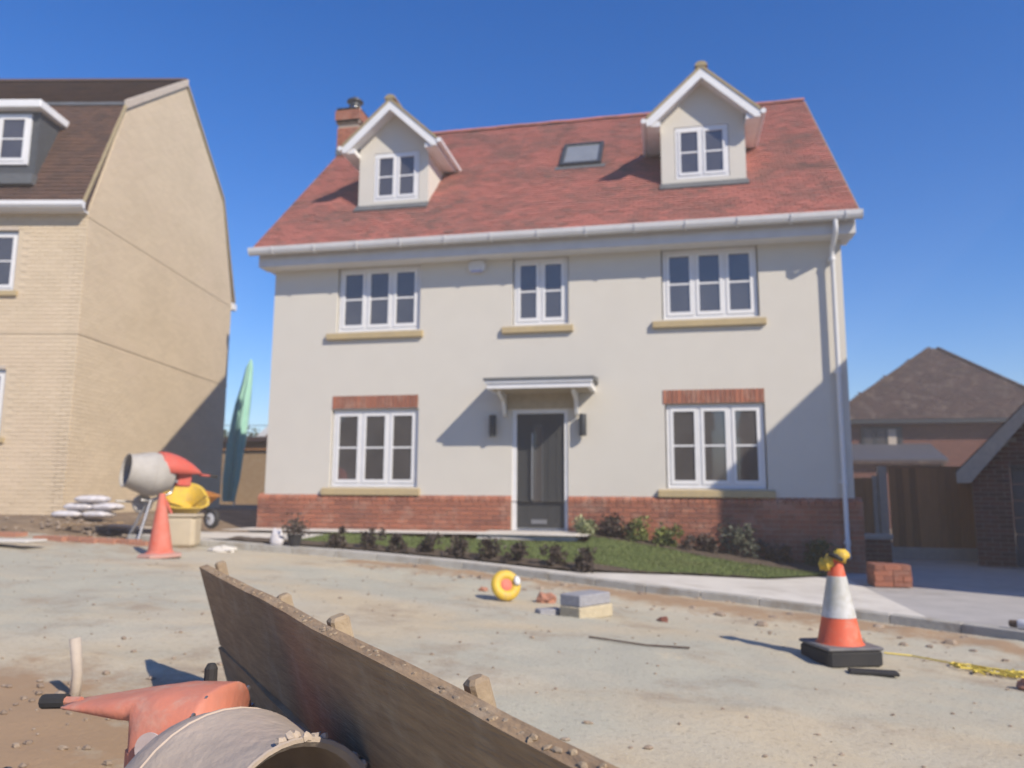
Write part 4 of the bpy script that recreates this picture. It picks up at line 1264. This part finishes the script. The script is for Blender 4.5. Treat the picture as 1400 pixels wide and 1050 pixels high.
# yellow and black glove over the cone tip
gl_ = thing('work_glove', 'yellow and black work glove draped over the tip of the striped cone', 'glove', T(1.14, -6.62, cz+.72))
q = MB(); q.blob((1.175, -6.64, cz+.735), (.055, .05, .045), .5, 12, 2).blob((1.09, -6.64, cz+.70), (.035, .04, .06), .5, 10, 4); q.build('palm', yellow, gl_, smooth=True)
for i in range(4):
    q = MB(); a0 = Vector((1.09-.012*i, -6.66+.02*i, cz+.71)); q.tube([a0, a0+Vector((-.02, -.01, -.035)), a0+Vector((-.012, -.012, -.075-.006*(i % 2)))], [.014, .013, .009], 7); q.build('finger', yellow, gl_, smooth=True)
q = MB(); q.tube([(1.085, -6.67, cz+.75), (1.13, -6.70, cz+.735), (1.17, -6.695, cz+.71)], [.012, .02, .012], 7); q.build('black_cuff', black, gl_, smooth=True)
pk = MB(T(1.27, -6.97, road_z(1.27, -6.97)+.004, -.05)); pk.cbox(-.15, .15, -.05, .05, 0, .022, .005)  # dark slab standing in for the shade at the cone base
tag(pk.build('cone_shade_slab', black, None), 'short dark slab put in as shade just in front of the striped cone', 'shade_slab')

# ---------------------------------------------------------------- things on the road
def block(M, m, label, dims=(.44, .215, .1)):
    q = MB(M); a, b, c = dims; q.cbox(-a/2, a/2, -b/2, b/2, 0, c, .008)
    return tag(q.build('concrete_block', m, None), label, 'block')
bx, by_ = -.76, -5.62; bz = road_z(bx, by_)
block(T(bx, by_, bz-.01, .95), blockcream, 'cream concrete block under the grey one near the kerb', (.44, .24, .11))
block(T(bx-.01, by_+.01, bz+.10, 1.0), blockgrey, 'grey concrete block on top of the cream block near the kerb', (.43, .23, .10))
block(T(bx-.33, by_-.05, road_z(bx-.33, by_-.05)-.01, .6), blockgrey, 'small dark piece of concrete left of the two stacked blocks', (.22, .12, .06))
# yellow reel
yr = thing('hose_reel', 'round yellow and white reel lying against the rubble below the lawn', 'reel', T(-1.6, -5.1, road_z(-1.6, -5.1)))
RM = T(-1.6, -5.1, road_z(-1.6, -5.1)+.15, .5) @ Matrix.Rotation(-.35, 4, 'X')
q = MB(RM @ Matrix.Rotation(PI/2, 4, 'X')); 
ring = [(.10+.05*math.cos(t), .045*math.sin(t)) for t in [2*PI*k/10 for k in range(11)]]
q.lathe(ring, 24); q.build('coil', yellow, yr, smooth=True)
q = MB(RM @ Matrix.Rotation(PI/2, 4, 'X')); q.lathe([(0, .02), (.07, .025), (.085, 0), (.07, -.025), (0, -.02)], 16); q.build('hub', coneorange2, yr, smooth=True)
q = MB(RM); q.blob((.10, -.05, .03), (.035, .025, .05), .4, 10, 6); q.build('label_patch', whitepl, yr, smooth=True)
def rock(x, y, s, m, lab, sd, sq=(1, .8, .6)):
    q = MB(); q.tint = .2; q.blob((x, y, road_z(x, y)+s*sq[2]*.5), (s*sq[0], s*sq[1], s*sq[2]), .6, 10, sd)
    return tag(q.build('rock', m, None), lab, 'stone')
rock(-1.22, -5.0, .10, brickbit, 'pink lump of rubble just right of the yellow reel', 3)
rock(-.10, -5.5, .05, dkbrick, 'single dark stone on the road between the blocks and the striped cone', 4)
rock(-2.35, -4.0, .045, stonem, 'pale stone in the rubble left of the yellow reel, the leftmost', 5)
rock(-1.95, -4.6, .05, brickbit, 'pinkish stone in the rubble close to the left of the yellow reel', 6)
rock(-5.75, -3.35, .16, concrete, 'pale flat lump of mortar on the ground left of the potted plant', 7, (1.2, .8, .35))
rock(2.20, -6.95, .09, brickbit, 'red brick fragment at the right edge below the yellow rope', 8)
# rods, rope, canister
q = MB(); q.tube([(-.62, -6.75, road_z(-.62, -6.75)+.01), (-.2, -6.85, road_z(-.2, -6.85)+.012), (.1, -6.80, road_z(.1, -6.8)+.012)], .007, 6)
tag(q.build('steel_rod', bark, None), 'thin dark rod lying on the road left of the striped cone', 'rod')
q = MB()
pts_ = []
rs = random.Random(11)
for i in range(90):
    t_ = i/89
    x_ = 1.95+.62*t_+.07*math.sin(i*1.1); y_ = -6.45+.12*math.sin(i*.7)-.05*t_+.05*math.sin(i*2.3)
    pts_.append((x_, y_, road_z(x_, y_)+.012+.012*abs(math.sin(i*.9))))
q.tube(pts_, .007, 5)
q.tube([(1.55, -6.1, road_z(1.55, -6.1)+.01), (1.75, -6.08, road_z(1.75, -6.08)+.012), (1.95, -6.3, road_z(1.95, -6.3)+.01), (2.05, -6.45, road_z(2.05, -6.45)+.012)], .006, 5)
tag(q.build('rope', ropem, None), 'tangled thin yellow rope on the sand at the right edge', 'rope')
CM = T(2.93, -4.98, kerb_top(2.93, -4.98)+.055, -.55) @ Matrix.Rotation(PI/2, 4, 'Y')
can2 = thing('spray_can', 'white and green canister lying on the pavement at the right edge', 'canister', CM)
q = MB(CM); q.lathe([(0, -.02), (.035, -.02), (.045, 0), (.045, .09)], 18); smooth_angle(q.build('body', whitepl, can2))
q = MB(CM); q.lathe([(.045, .09), (.047, .09), (.047, .26), (.03, .28), (0, .28)], 18); smooth_angle(q.build('green_band', greenpl, can2))
q = MB(CM); q.lathe([(0, -.085), (.025, -.085), (.032, -.07), (.032, -.02)], 14); smooth_angle(q.build('cap', bark, can2))

# ---------------------------------------------------------------- timber shuttering in the foreground
P0 = Vector((-2.12, -8.95, 0)); P1 = Vector((.27, -11.60, 0))
dd = (P1-P0); LN = dd.length; ang = math.atan2(dd.y, dd.x)
TZ = -1.12
SM = T(P0.x, P0.y, TZ, ang)      # local x along the boards, y = right-hand (away) side, z up
sh = thing('timber_shuttering', 'long dark timber shuttering boards held by pegs, crossing the foreground', 'shuttering', SM)
lean = Matrix.Rotation(0.28, 4, 'X')
def wobble_plank(M, L_, z0, z1, th, x0=0.0, skew=0.0, sd=0):
    q = MB(M); n_ = 24; ps = []
    for i in range(n_+1):
        x_ = x0+(L_-x0)*i/n_
        for (yy, zz) in ((-th/2, z0), (th/2, z0), (th/2, z1), (-th/2, z1)):
            top = zz == z1
            w_ = .006*noise.noise(Vector((x_*3, sd, zz)))
            xx = x_+(skew*(zz-z0) if i == 0 else 0)
            ps.append((xx, yy+.008*noise.noise(Vector((x_*1.2, sd, 0))), zz+w_))
    fs = [(0, 1, 2, 3), tuple(n_*4+k for k in (3, 2, 1, 0))]
    for i in range(n_):
        for k in range(4): fs.append((i*4+k, (i+1)*4+k, (i+1)*4+(k+1) % 4, i*4+(k+1) % 4))
    q.pts(ps, fs)
    return q
LM = SM @ lean
wobble_plank(LM, LN, .02, .375, .038, 0.03, -.12, 1).build('plank', wood, sh)
wobble_plank(LM @ Matrix.Translation((0, .012, 0)), LN,   .382, .775, .038, -.03, -.16, 2).build('plank', wood, sh)
# crumbs of dried mortar and soil along the top edge
q = MB(LM)
for i in range(130):
    x_ = random.uniform(0, LN); q.blob((x_, random.uniform(0, .022), .773+random.uniform(-.003, .003)), (random.uniform(.004, .016), .007, random.uniform(.002, .006)), .5, 5, i)
o = q.build('mortar_crumbs', woodlt, sh, fix=False); o['kind'] = 'stuff'
for t_, s, hh in ((.07, .024, .79), (1.25, .024, .77), (1.90, .028, .78), (2.80, .022, .782)):
    q = MB(LM @ Matrix.Translation((t_, .07, 0)) @ Matrix.Rotation(random.uniform(-.08, .08), 4, 'Y')); q.cbox(-s, s, -s, s, -.05, hh, .008)
    q.build('peg', woodlt, sh)

# ---------------------------------------------------------------- cement mixers
def mixer(M, label, tilt, zc, drum_m, hood_m, stand, hoodM=None, extras=False):
    """M: on the ground; local +x = direction the mouth faces"""
    t = thing('cement_mixer', label, 'mixer', M)
    D = M @ Matrix.Translation((0, 0, zc)) @ Matrix.Rotation(-tilt, 4, 'Y')
    q = MB(D)
    q.lathe([(.0, -.30), (.13, -.30), (.20, -.285), (.285, -.13), (.30, -.10), (.305, -.02), (.305, .03), (.30, .05), (.225, .30), (.230, .315), (.236, .325), (.233, .331), (.224, .328), (.214, .31),
             (.285, .04), (.285, -.10), (.19, -.265), (0, -.28)], 40, axis='X')
    dr_ = smooth_angle(q.build('drum', drum_m, t), 40)
    q = MB(D); q.lathe([(.303, -.012), (.309, -.008), (.309, .006), (.303, .010)], 40, axis='X'); smooth_angle(q.build('drum_band', drum_m, dr_), 40)
    q = MB(D)
    for k in range(2):
        R_ = Matrix.Rotation(k*PI+.6, 4, 'X')
        q.pts([(-.22, .05, .20), (.2, -.02, .21), (.2, -.02, .13), (-.22, .05, .10), (-.22, .058, .20), (.2, -.012, .21), (.2, -.012, .13), (-.22, .058, .10)], [(0, 1, 2, 3), (7, 6, 5, 4), (0, 4, 5, 1), (1, 5, 6, 2), (2, 6, 7, 3), (3, 7, 4, 0)], R_)
    q.build('mixing_blade', drum_m, dr_)
    # hood: arched cover behind the drum tapering to a point
    n_ = 24; sg = 14; ps = []
    for i in range(n_+1):
        s = i/n_
        x_ = -.02-(.50 if extras else .62)*s
        wd = (.18 if extras else .235)*(1-s**2.2)**.6+.02
        top = .225-.10*s**2.2 if extras else .325-.02*s-.26*s**2.2
        bot = -.02+.11*s if extras else .02-.02*s+.04*s*s
        pw = .55 if extras else .75
        if extras:
            k_ = min(max((s-.36)/.10, 0), 1); k_ = k_*k_*(3-2*k_)
            wd = .185-.02*s-.06*k_-.10*max(s-.56, 0)
            top = .225-.015*s-.075*max(s-.3, 0)
            bot = -.16+k_*.30+.01*s
        for k in range(sg+1):
            a_ = PI*k/sg
            ca = math.cos(a_)
            ps.append((x_, -wd*math.copysign(abs(ca)**(pw if extras else 1), ca), bot+(top-bot)*max(math.sin(a_), 0)**pw))
    fs = [(i*(sg+1)+k, (i+1)*(sg+1)+k, (i+1)*(sg+1)+k+1, i*(sg+1)+k+1) for i in range(n_) for k in range(sg)]
    HM = hoodM or (M @ Matrix.Translation((-.08, 0, zc)) @ Matrix.Rotation(-tilt*.3, 4, 'Y'))
    fs.append(tuple(range(sg+1)))
    q = MB(HM); q.pts(ps, fs)
    ho = q.build('hood', hood_m, t, smooth=True)
    so_ = ho.modifiers.new('thick', 'SOLIDIFY'); so_.thickness = .012
    q = MB(HM)
    if extras: q.cbox(-.245, -.03, -.160, .13, -.32, .10, .03)
    else: q.cbox(-.46, -.26, -.13, .13, -.16, .10, .02)
    mo = q.build('motor_box', hood_m, t)
    if extras:
        MB(HM).lathe([(0, 0), (.045, 0), (.045, .004), (0, .004)], 24, Matrix.Translation((-.12, -.199, .10)) @ Matrix.Rotation(PI/2, 4, 'X')).build('round_sticker', sticker, mo)
        MB(HM).box(-.20, -.10, -.200, -.192, -.06, .015).build('yellow_sticker', yellow2, mo)
        MB(HM).tube([(-.26, -.186, -.03), (-.17, -.19, .0), (-.04, -.188, .06)], .006, 6).build('seam', coneorange2, mo)
    q = MB(HM); q.tube([(-.50 if extras else -.60, 0, .155 if extras else .03), (-.54 if extras else -.66, 0, .155 if extras else .025), (-.57 if extras else -.84, 0, .155 if extras else .02)], [.016, .014, .014], 8); hd = q.build('tipping_handle', hood_m, t)
    q = MB(HM); q.tube([(-.55 if extras else -.76, 0, .155 if extras else .023), (-.63 if extras else -.88, 0, .15 if extras else .018)], .022, 10); q.build('grip', black, hd)
    # yoke
    q = MB(M @ Matrix.Translation((0, 0, zc)))
    q.tube([(-.36, 0, -.05), (-.30, 0, -.26), (-.05, 0, -.37), (.10, .0, -.37)], .024, 8)
    q.tube([(-.32, -.14, -.1), (-.32, .14, -.1)], .02, 8)
    q.build('yoke', steel, t)
    if stand:
        for sx, sy in ((1, 1), (1, -1), (-1, 1), (-1, -1)):
            q = MB(M); q.tube([(sx*.10-.12, sy*.05, zc-.36), (sx*.30-.12, sy*.24, .02)], .02, 8); q.build('leg', hood_m if sx < 0 else steel, t)
        q = MB(M); q.tube([(.17, -.24, .04), (.17, .24, .04)], .018, 8).tube([(-.42, -.24, .04), (-.42, .24, .04)], .018, 8); q.build('foot_bar', steel, t)
        q = MB(M @ Matrix.Translation((.02, -.18, zc-.42))); q.lathe([(0, -.03), (.12, -.03), (.135, -.01), (.135, .01), (.12, .03), (0, .03)], 24, Matrix.Rotation(PI/2, 4, 'X')); smooth_angle(q.build('tilt_wheel', drum_m, t))
        q = MB(M @ Matrix.Translation((-.12, 0, zc-.40))); q.tube([(.5, -.16, .02), (0, -.16, .0)], .016, 8); q.build('lever', steel, t)
    else:
        for sy in (-1, 1):
            q = MB(HM); q.tube([(-.36, sy*.16, .0), (-.38, sy*.19, -.12), (-.52, sy*.24, -.29), (-.2, sy*.24, -.295)], .024, 8); q.build('leg', hood_m, t)
        q = MB(HM); q.tube([(-.22, -.21, -.02), (-.50, -.26, -.22)], .014, 8); q.build('brace', steel, t)
    if extras:
        # round pale sticker and yellow sticker on the side towards the camera, knob on top
        rs_ = random.Random(8)
        for k in range(26):
            a_ = rs_.uniform(0, 2*PI); rr_ = .236
            MBk = MB(D); MBk.blob((.318+rs_.uniform(-.02, .01), rr_*math.cos(a_), rr_*math.sin(a_)), (rs_.uniform(.008, .022), .012, .012), .6, 6, k)
            o_ = MBk.build('cement_crust', drum_m, dr_)
        for k in range(6):
            a_ = .35+k*.48
            MB(HM).lathe([(0, 0), (.008, 0), (.008, .006), (0, .007)], 6, Matrix.Translation((-.028, -.19*math.copysign(abs(math.cos(a_))**.55, math.cos(a_)), -.01+.225*max(math.sin(a_), 0)**.55)) @ Matrix.Rotation(PI/2, 4, 'Y')).build('bolt', steel, ho)
        q = MB(HM); q.lathe([(0, 0), (.02, .002), (.02, .045), (.012, .06), (0, .062)], 10, Matrix.Translation((-.14, .12, .20))); q.build('knob', black, t)
    return t, HM, D
fm, _, _ = mixer(T(-7.20, -2.95, road_z(-7.20, -2.95)-.03, PI+.95), 'pale drummed cement mixer on its stand beside the yellow brick house', .14, .96, drumg, hoodred, True)
# foreground mixer: lies low, mouth towards the right
NM = T(-1.12, -10.70, -1.27, -.52)
nm, HM, DM = mixer(NM, 'orange cement mixer with cement coated drum in the bottom left foreground', .2, .40, drumm, hoodor, False, hoodM=T(-1.30, -10.42, -.80, .03), extras=True)

def sticker_on(HM, pts_, m, name, par):
    pass

# ---------------------------------------------------------------- building materials at the yellow house
def sack(M, label, sd):
    q = MB(M)
    n_, k_ = 14, 12
    ps = []
    for i in range(n_+1):
        s = -1+2*i/n_
        e_ = (1-abs(s)**3.5)**.5 if abs(s) < 1 else 0
        for k in range(k_):
            a_ = 2*PI*k/k_
            wv = 1+.10*noise.noise(Vector((s*3, math.cos(a_)*2+sd, math.sin(a_)*2)))
            ps.append((s*.26, math.cos(a_)*.16*(.55+.45*e_)*wv, .065+math.sin(a_)*.065*max(e_, .08)*wv))
    fs = [(i*k_+k, (i+1)*k_+k, (i+1)*k_+(k+1) % k_, i*k_+(k+1) % k_) for i in range(n_) for k in range(k_)]+[tuple(range(k_)), tuple(range(n_*k_+k_-1, n_*k_-1, -1))]
    q.pts(ps, fs)
    return tag(q.build('cement_sack', sackm, None, smooth=True), label, 'sack', 'white sacks piled in front of the yellow brick house')
SX, SY = -9.35, -1.75; sz = base_h(SX, SY)-.02
sack(T(SX-.12, SY-.05, sz, .1), 'white sack at the bottom left of the pile by the brick wall', 1)
sack(T(SX+.36, SY+.02, sz, -.1), 'white sack at the bottom right of the pile by the brick wall', 2)
sack(T(SX+.05, SY, sz+.12, .05), 'white sack in the middle layer of the pile, left one', 3)
sack(T(SX+.48, SY+.05, sz+.12, -.05), 'white sack in the middle layer of the pile, right one', 4)
sack(T(SX+.25, SY, sz+.24, .2), 'white sack on top of the pile by the brick wall', 5)
# rough timber and debris pile
rs = random.Random(4)
names = ['grey plank lying lowest in the pile between sacks and far mixer', 'plank sticking out left from the pile before the brick wall', 'plank resting across the pile, pointing at the far mixer', 'short plank on the near side of the pile by the far mixer']
for i in range(4):
    M = T(-8.05+rs.uniform(-.2, .2), -2.2-.22*i, base_h(-8.1, -2.2-.2*i)+.03+.03*i, rs.uniform(-.5, .3)) @ Matrix.Rotation(rs.uniform(-.10, .10), 4, 'Y')
    q = MB(M); q.cbox(-.5, .5, -.06, .06, 0, .03, .005); tag(q.build('scrap_plank', wood if i % 2 else concpost, None), names[i], 'plank', 'planks heaped by the far mixer')
q = MB()
for i in range(170):
    x_, y_ = rs.gauss(-8.3, .7), rs.gauss(-2.5, .35); s = rs.uniform(.012, .045)
    q.tint = rs.random(); q.blob((x_, y_, max(base_h(x_, y_), road_z(x_, y_))+s*.2), (s, s*.8, s*.5), .5, 6, i)
tag(q.build('debris', stonem, None, fix=False), 'sandy debris spread between the sacks and the far mixer', 'debris', kind='stuff')
# row of red bricks laid on the ground in front of the yellow house
re_ = thing('brick_edging', 'broken row of red bricks laid flat on the ground before the yellow house', 'bricks', T(-8.2, -3.6, road_z(-8.2, -3.6)))
eb = []
for i in range(5):
    m_ = MB(); m_.tint = random.uniform(0, .4); m_.box(-.107, .107, -.05, .05, -.03, .0325); eb.append(m_.mesh('brick', brickbit))
x_ = -9.9
while x_ < -6.75:
    if not (-8.7 < x_ < -8.3):
        y_ = -3.62+(x_+9.9)*.08+rs.uniform(-.03, .03)
        for k in range(2): link('brick', rs.choice(eb), re_, Matrix.Translation((x_, y_-.12*k, road_z(x_, y_)+.02)) @ Matrix.Rotation(rs.uniform(-.2, .2), 4, 'Z') @ Matrix.Rotation(rs.uniform(-.1, .1), 4, 'X'))
    x_ += .235
q = MB(T(-8.6, -4.6, road_z(-8.6, -4.6)-.005, .08)); q.cbox(-1.6, 1.1, -.18, .18, 0, .03, .01)
tag(q.build('concrete_slab', concrete, None), 'pale concrete slab let into the road at the left edge', 'slab')

# wheelbarrows and tub behind the red cone
def barrow(M, label, tray_m):
    t = thing('wheelbarrow', label, 'wheelbarrow', M)
    q = MB(M)
    # tray: tapered tub with a rim, built as two nested shells
    def loop(z, ax, ay, n_=20, dx=0.0):
        return [(dx+ax*(abs(math.cos(t_))**.6)*(1 if math.cos(t_) >= 0 else -1), ay*(abs(math.sin(t_))**.6)*(1 if math.sin(t_) >= 0 else -1), z) for t_ in [2*PI*k/n_ for k in range(n_)]]
    rings = [loop(.30, .22, .16), loop(.33, .25, .19), loop(.58, .42, .32, dx=.03), loop(.60, .45, .35, dx=.03), loop(.60, .41, .31, dx=.03), loop(.35, .24, .18), loop(.34, .1, .1)]
    ps = [p for rg in rings for p in rg]; n_ = 20
    q.pts(ps, [(i*n_+k, i*n_+(k+1) % n_, (i+1)*n_+(k+1) % n_, (i+1)*n_+k) for i in range(len(rings)-1) for k in range(n_)]+[tuple(range(n_-1, -1, -1)), tuple(range(6*n_, 7*n_))])
    smooth_angle(q.build('tray', tray_m, t), 50)
    for s in (-1, 1):
        q = MB(M); q.tube([(.60, s*.05, .20), (.2, s*.18, .28), (-.45, s*.25, .36), (-.85, s*.27, .50)], .016, 8); q.build('handle', black, t)
        q = MB(M); q.tube([(-.25, s*.20, .30), (-.33, s*.22, .0), (-.15, s*.22, .0), (-.05, s*.19, .28)], .014, 8); q.build('leg', black, t)
    q = MB(M @ Matrix.Translation((.60, 0, .19)) @ Matrix.Rotation(PI/2, 4, 'X')); q.lathe([(.12, -.04), (.17, -.05), (.19, -.02), (.19, .02), (.17, .05), (.12, .04)], 24); wh = smooth_angle(q.build('wheel', black, t))
    q = MB(M @ Matrix.Translation((.60, 0, .19)) @ Matrix.Rotation(PI/2, 4, 'X')); q.lathe([(0, -.045), (.12, -.035), (.12, .035), (0, .045)], 16); q.build('hub', whitepl, wh)
    return t
g1 = base_h(-7.0, -1.9)
barrow(T(-7.42, -1.95, g1+.16, -.75) @ Matrix.Rotation(.45, 4, 'Y') @ Matrix.Scale(1.0, 4), 'yellow wheelbarrow in sun behind the plain red cone', yellow)
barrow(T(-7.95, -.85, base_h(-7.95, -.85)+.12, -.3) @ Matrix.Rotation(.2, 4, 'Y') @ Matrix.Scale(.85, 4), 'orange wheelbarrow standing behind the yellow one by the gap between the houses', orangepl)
tb = thing('builders_tub', 'pale beige square tub standing right behind the plain red cone', 'tub', T(-6.42, -3.25, road_z(-6.25, -3.25)))
q = MB(T(-6.42, -3.25, road_z(-6.25, -3.25), .3)); q.cbox(-.20, .20, -.17, .17, 0, .42, .04); bevel(q.build('body', beige, tb), .02)
q = MB(T(-6.42, -3.25, road_z(-6.25, -3.25), .3)); q.cbox(-.215, .215, -.185, .185, .40, .44, .012); q.build('rim', beige, tb)

# ---------------------------------------------------------------- bottom left corner
q = MB(); bz = -.96-.10
q.tube([(-2.80, -9.28, -1.02), (-2.79, -9.28, -.86), (-2.82, -9.28, -.70)], [.026, .024, .026], 10)
tag(q.build('marker_stake', concpost, None, smooth=True), 'pale round stake stuck in the soil behind the orange mixer', 'stake')
q = MB(); n_ = 26; ps = []
for i in range(n_+1):
    for j in range(n_+1):
        x_ = -2.55+.85*i/n_; y_ = -10.55+.5*j/n_
        ed = min(i, j, n_-i, n_-j)/4
        ps.append((x_, y_, gr(x_, y_)+.01+min(ed, 1)*(.05+.06*noise.noise(Vector((x_*6, y_*6, 1)))+.03*noise.noise(Vector((x_*17, y_*17, 1))))))
q.pts(ps, [(i*(n_+1)+j, (i+1)*(n_+1)+j, (i+1)*(n_+1)+j+1, i*(n_+1)+j+1) for i in range(n_) for j in range(n_)])
tag(q.build('polythene_sheet', blackpl, None, smooth=False), 'crumpled black polythene on the soil under the orange mixer', 'sheet')
q = MB(); q.blob((-2.42, -10.12, gr(-2.4, -10.1)+.03), (.05, .03, .02), .5, 8, 1)  # white blob in place of a glint on the polythene
tag(q.build('glint_blob', whitepl, None), 'small white blob made as a bright glint in the bottom left corner', 'glint')

# ---------------------------------------------------------------- volume added as lens veil, lifts the shades
hm = bpy.data.materials.new('lens_veil'); hm.use_nodes = True
hn = hm.node_tree
for nn_ in list(hn.nodes):
    if nn_.type != 'OUTPUT_MATERIAL': hn.nodes.remove(nn_)
pv = hn.nodes.new('ShaderNodeVolumePrincipled')
pv.inputs['Density'].default_value = 0.0055
pv.inputs['Color'].default_value = (1.0, .90, .78, 1)
hn.links.new(pv.outputs[0], [q_ for q_ in hn.nodes if q_.type == 'OUTPUT_MATERIAL'][0].inputs['Volume'])
tag(MB().box(-760, 760, -760, 760, -3.2, 10.6).build('lens_veil', hm, None), kind='stuff')
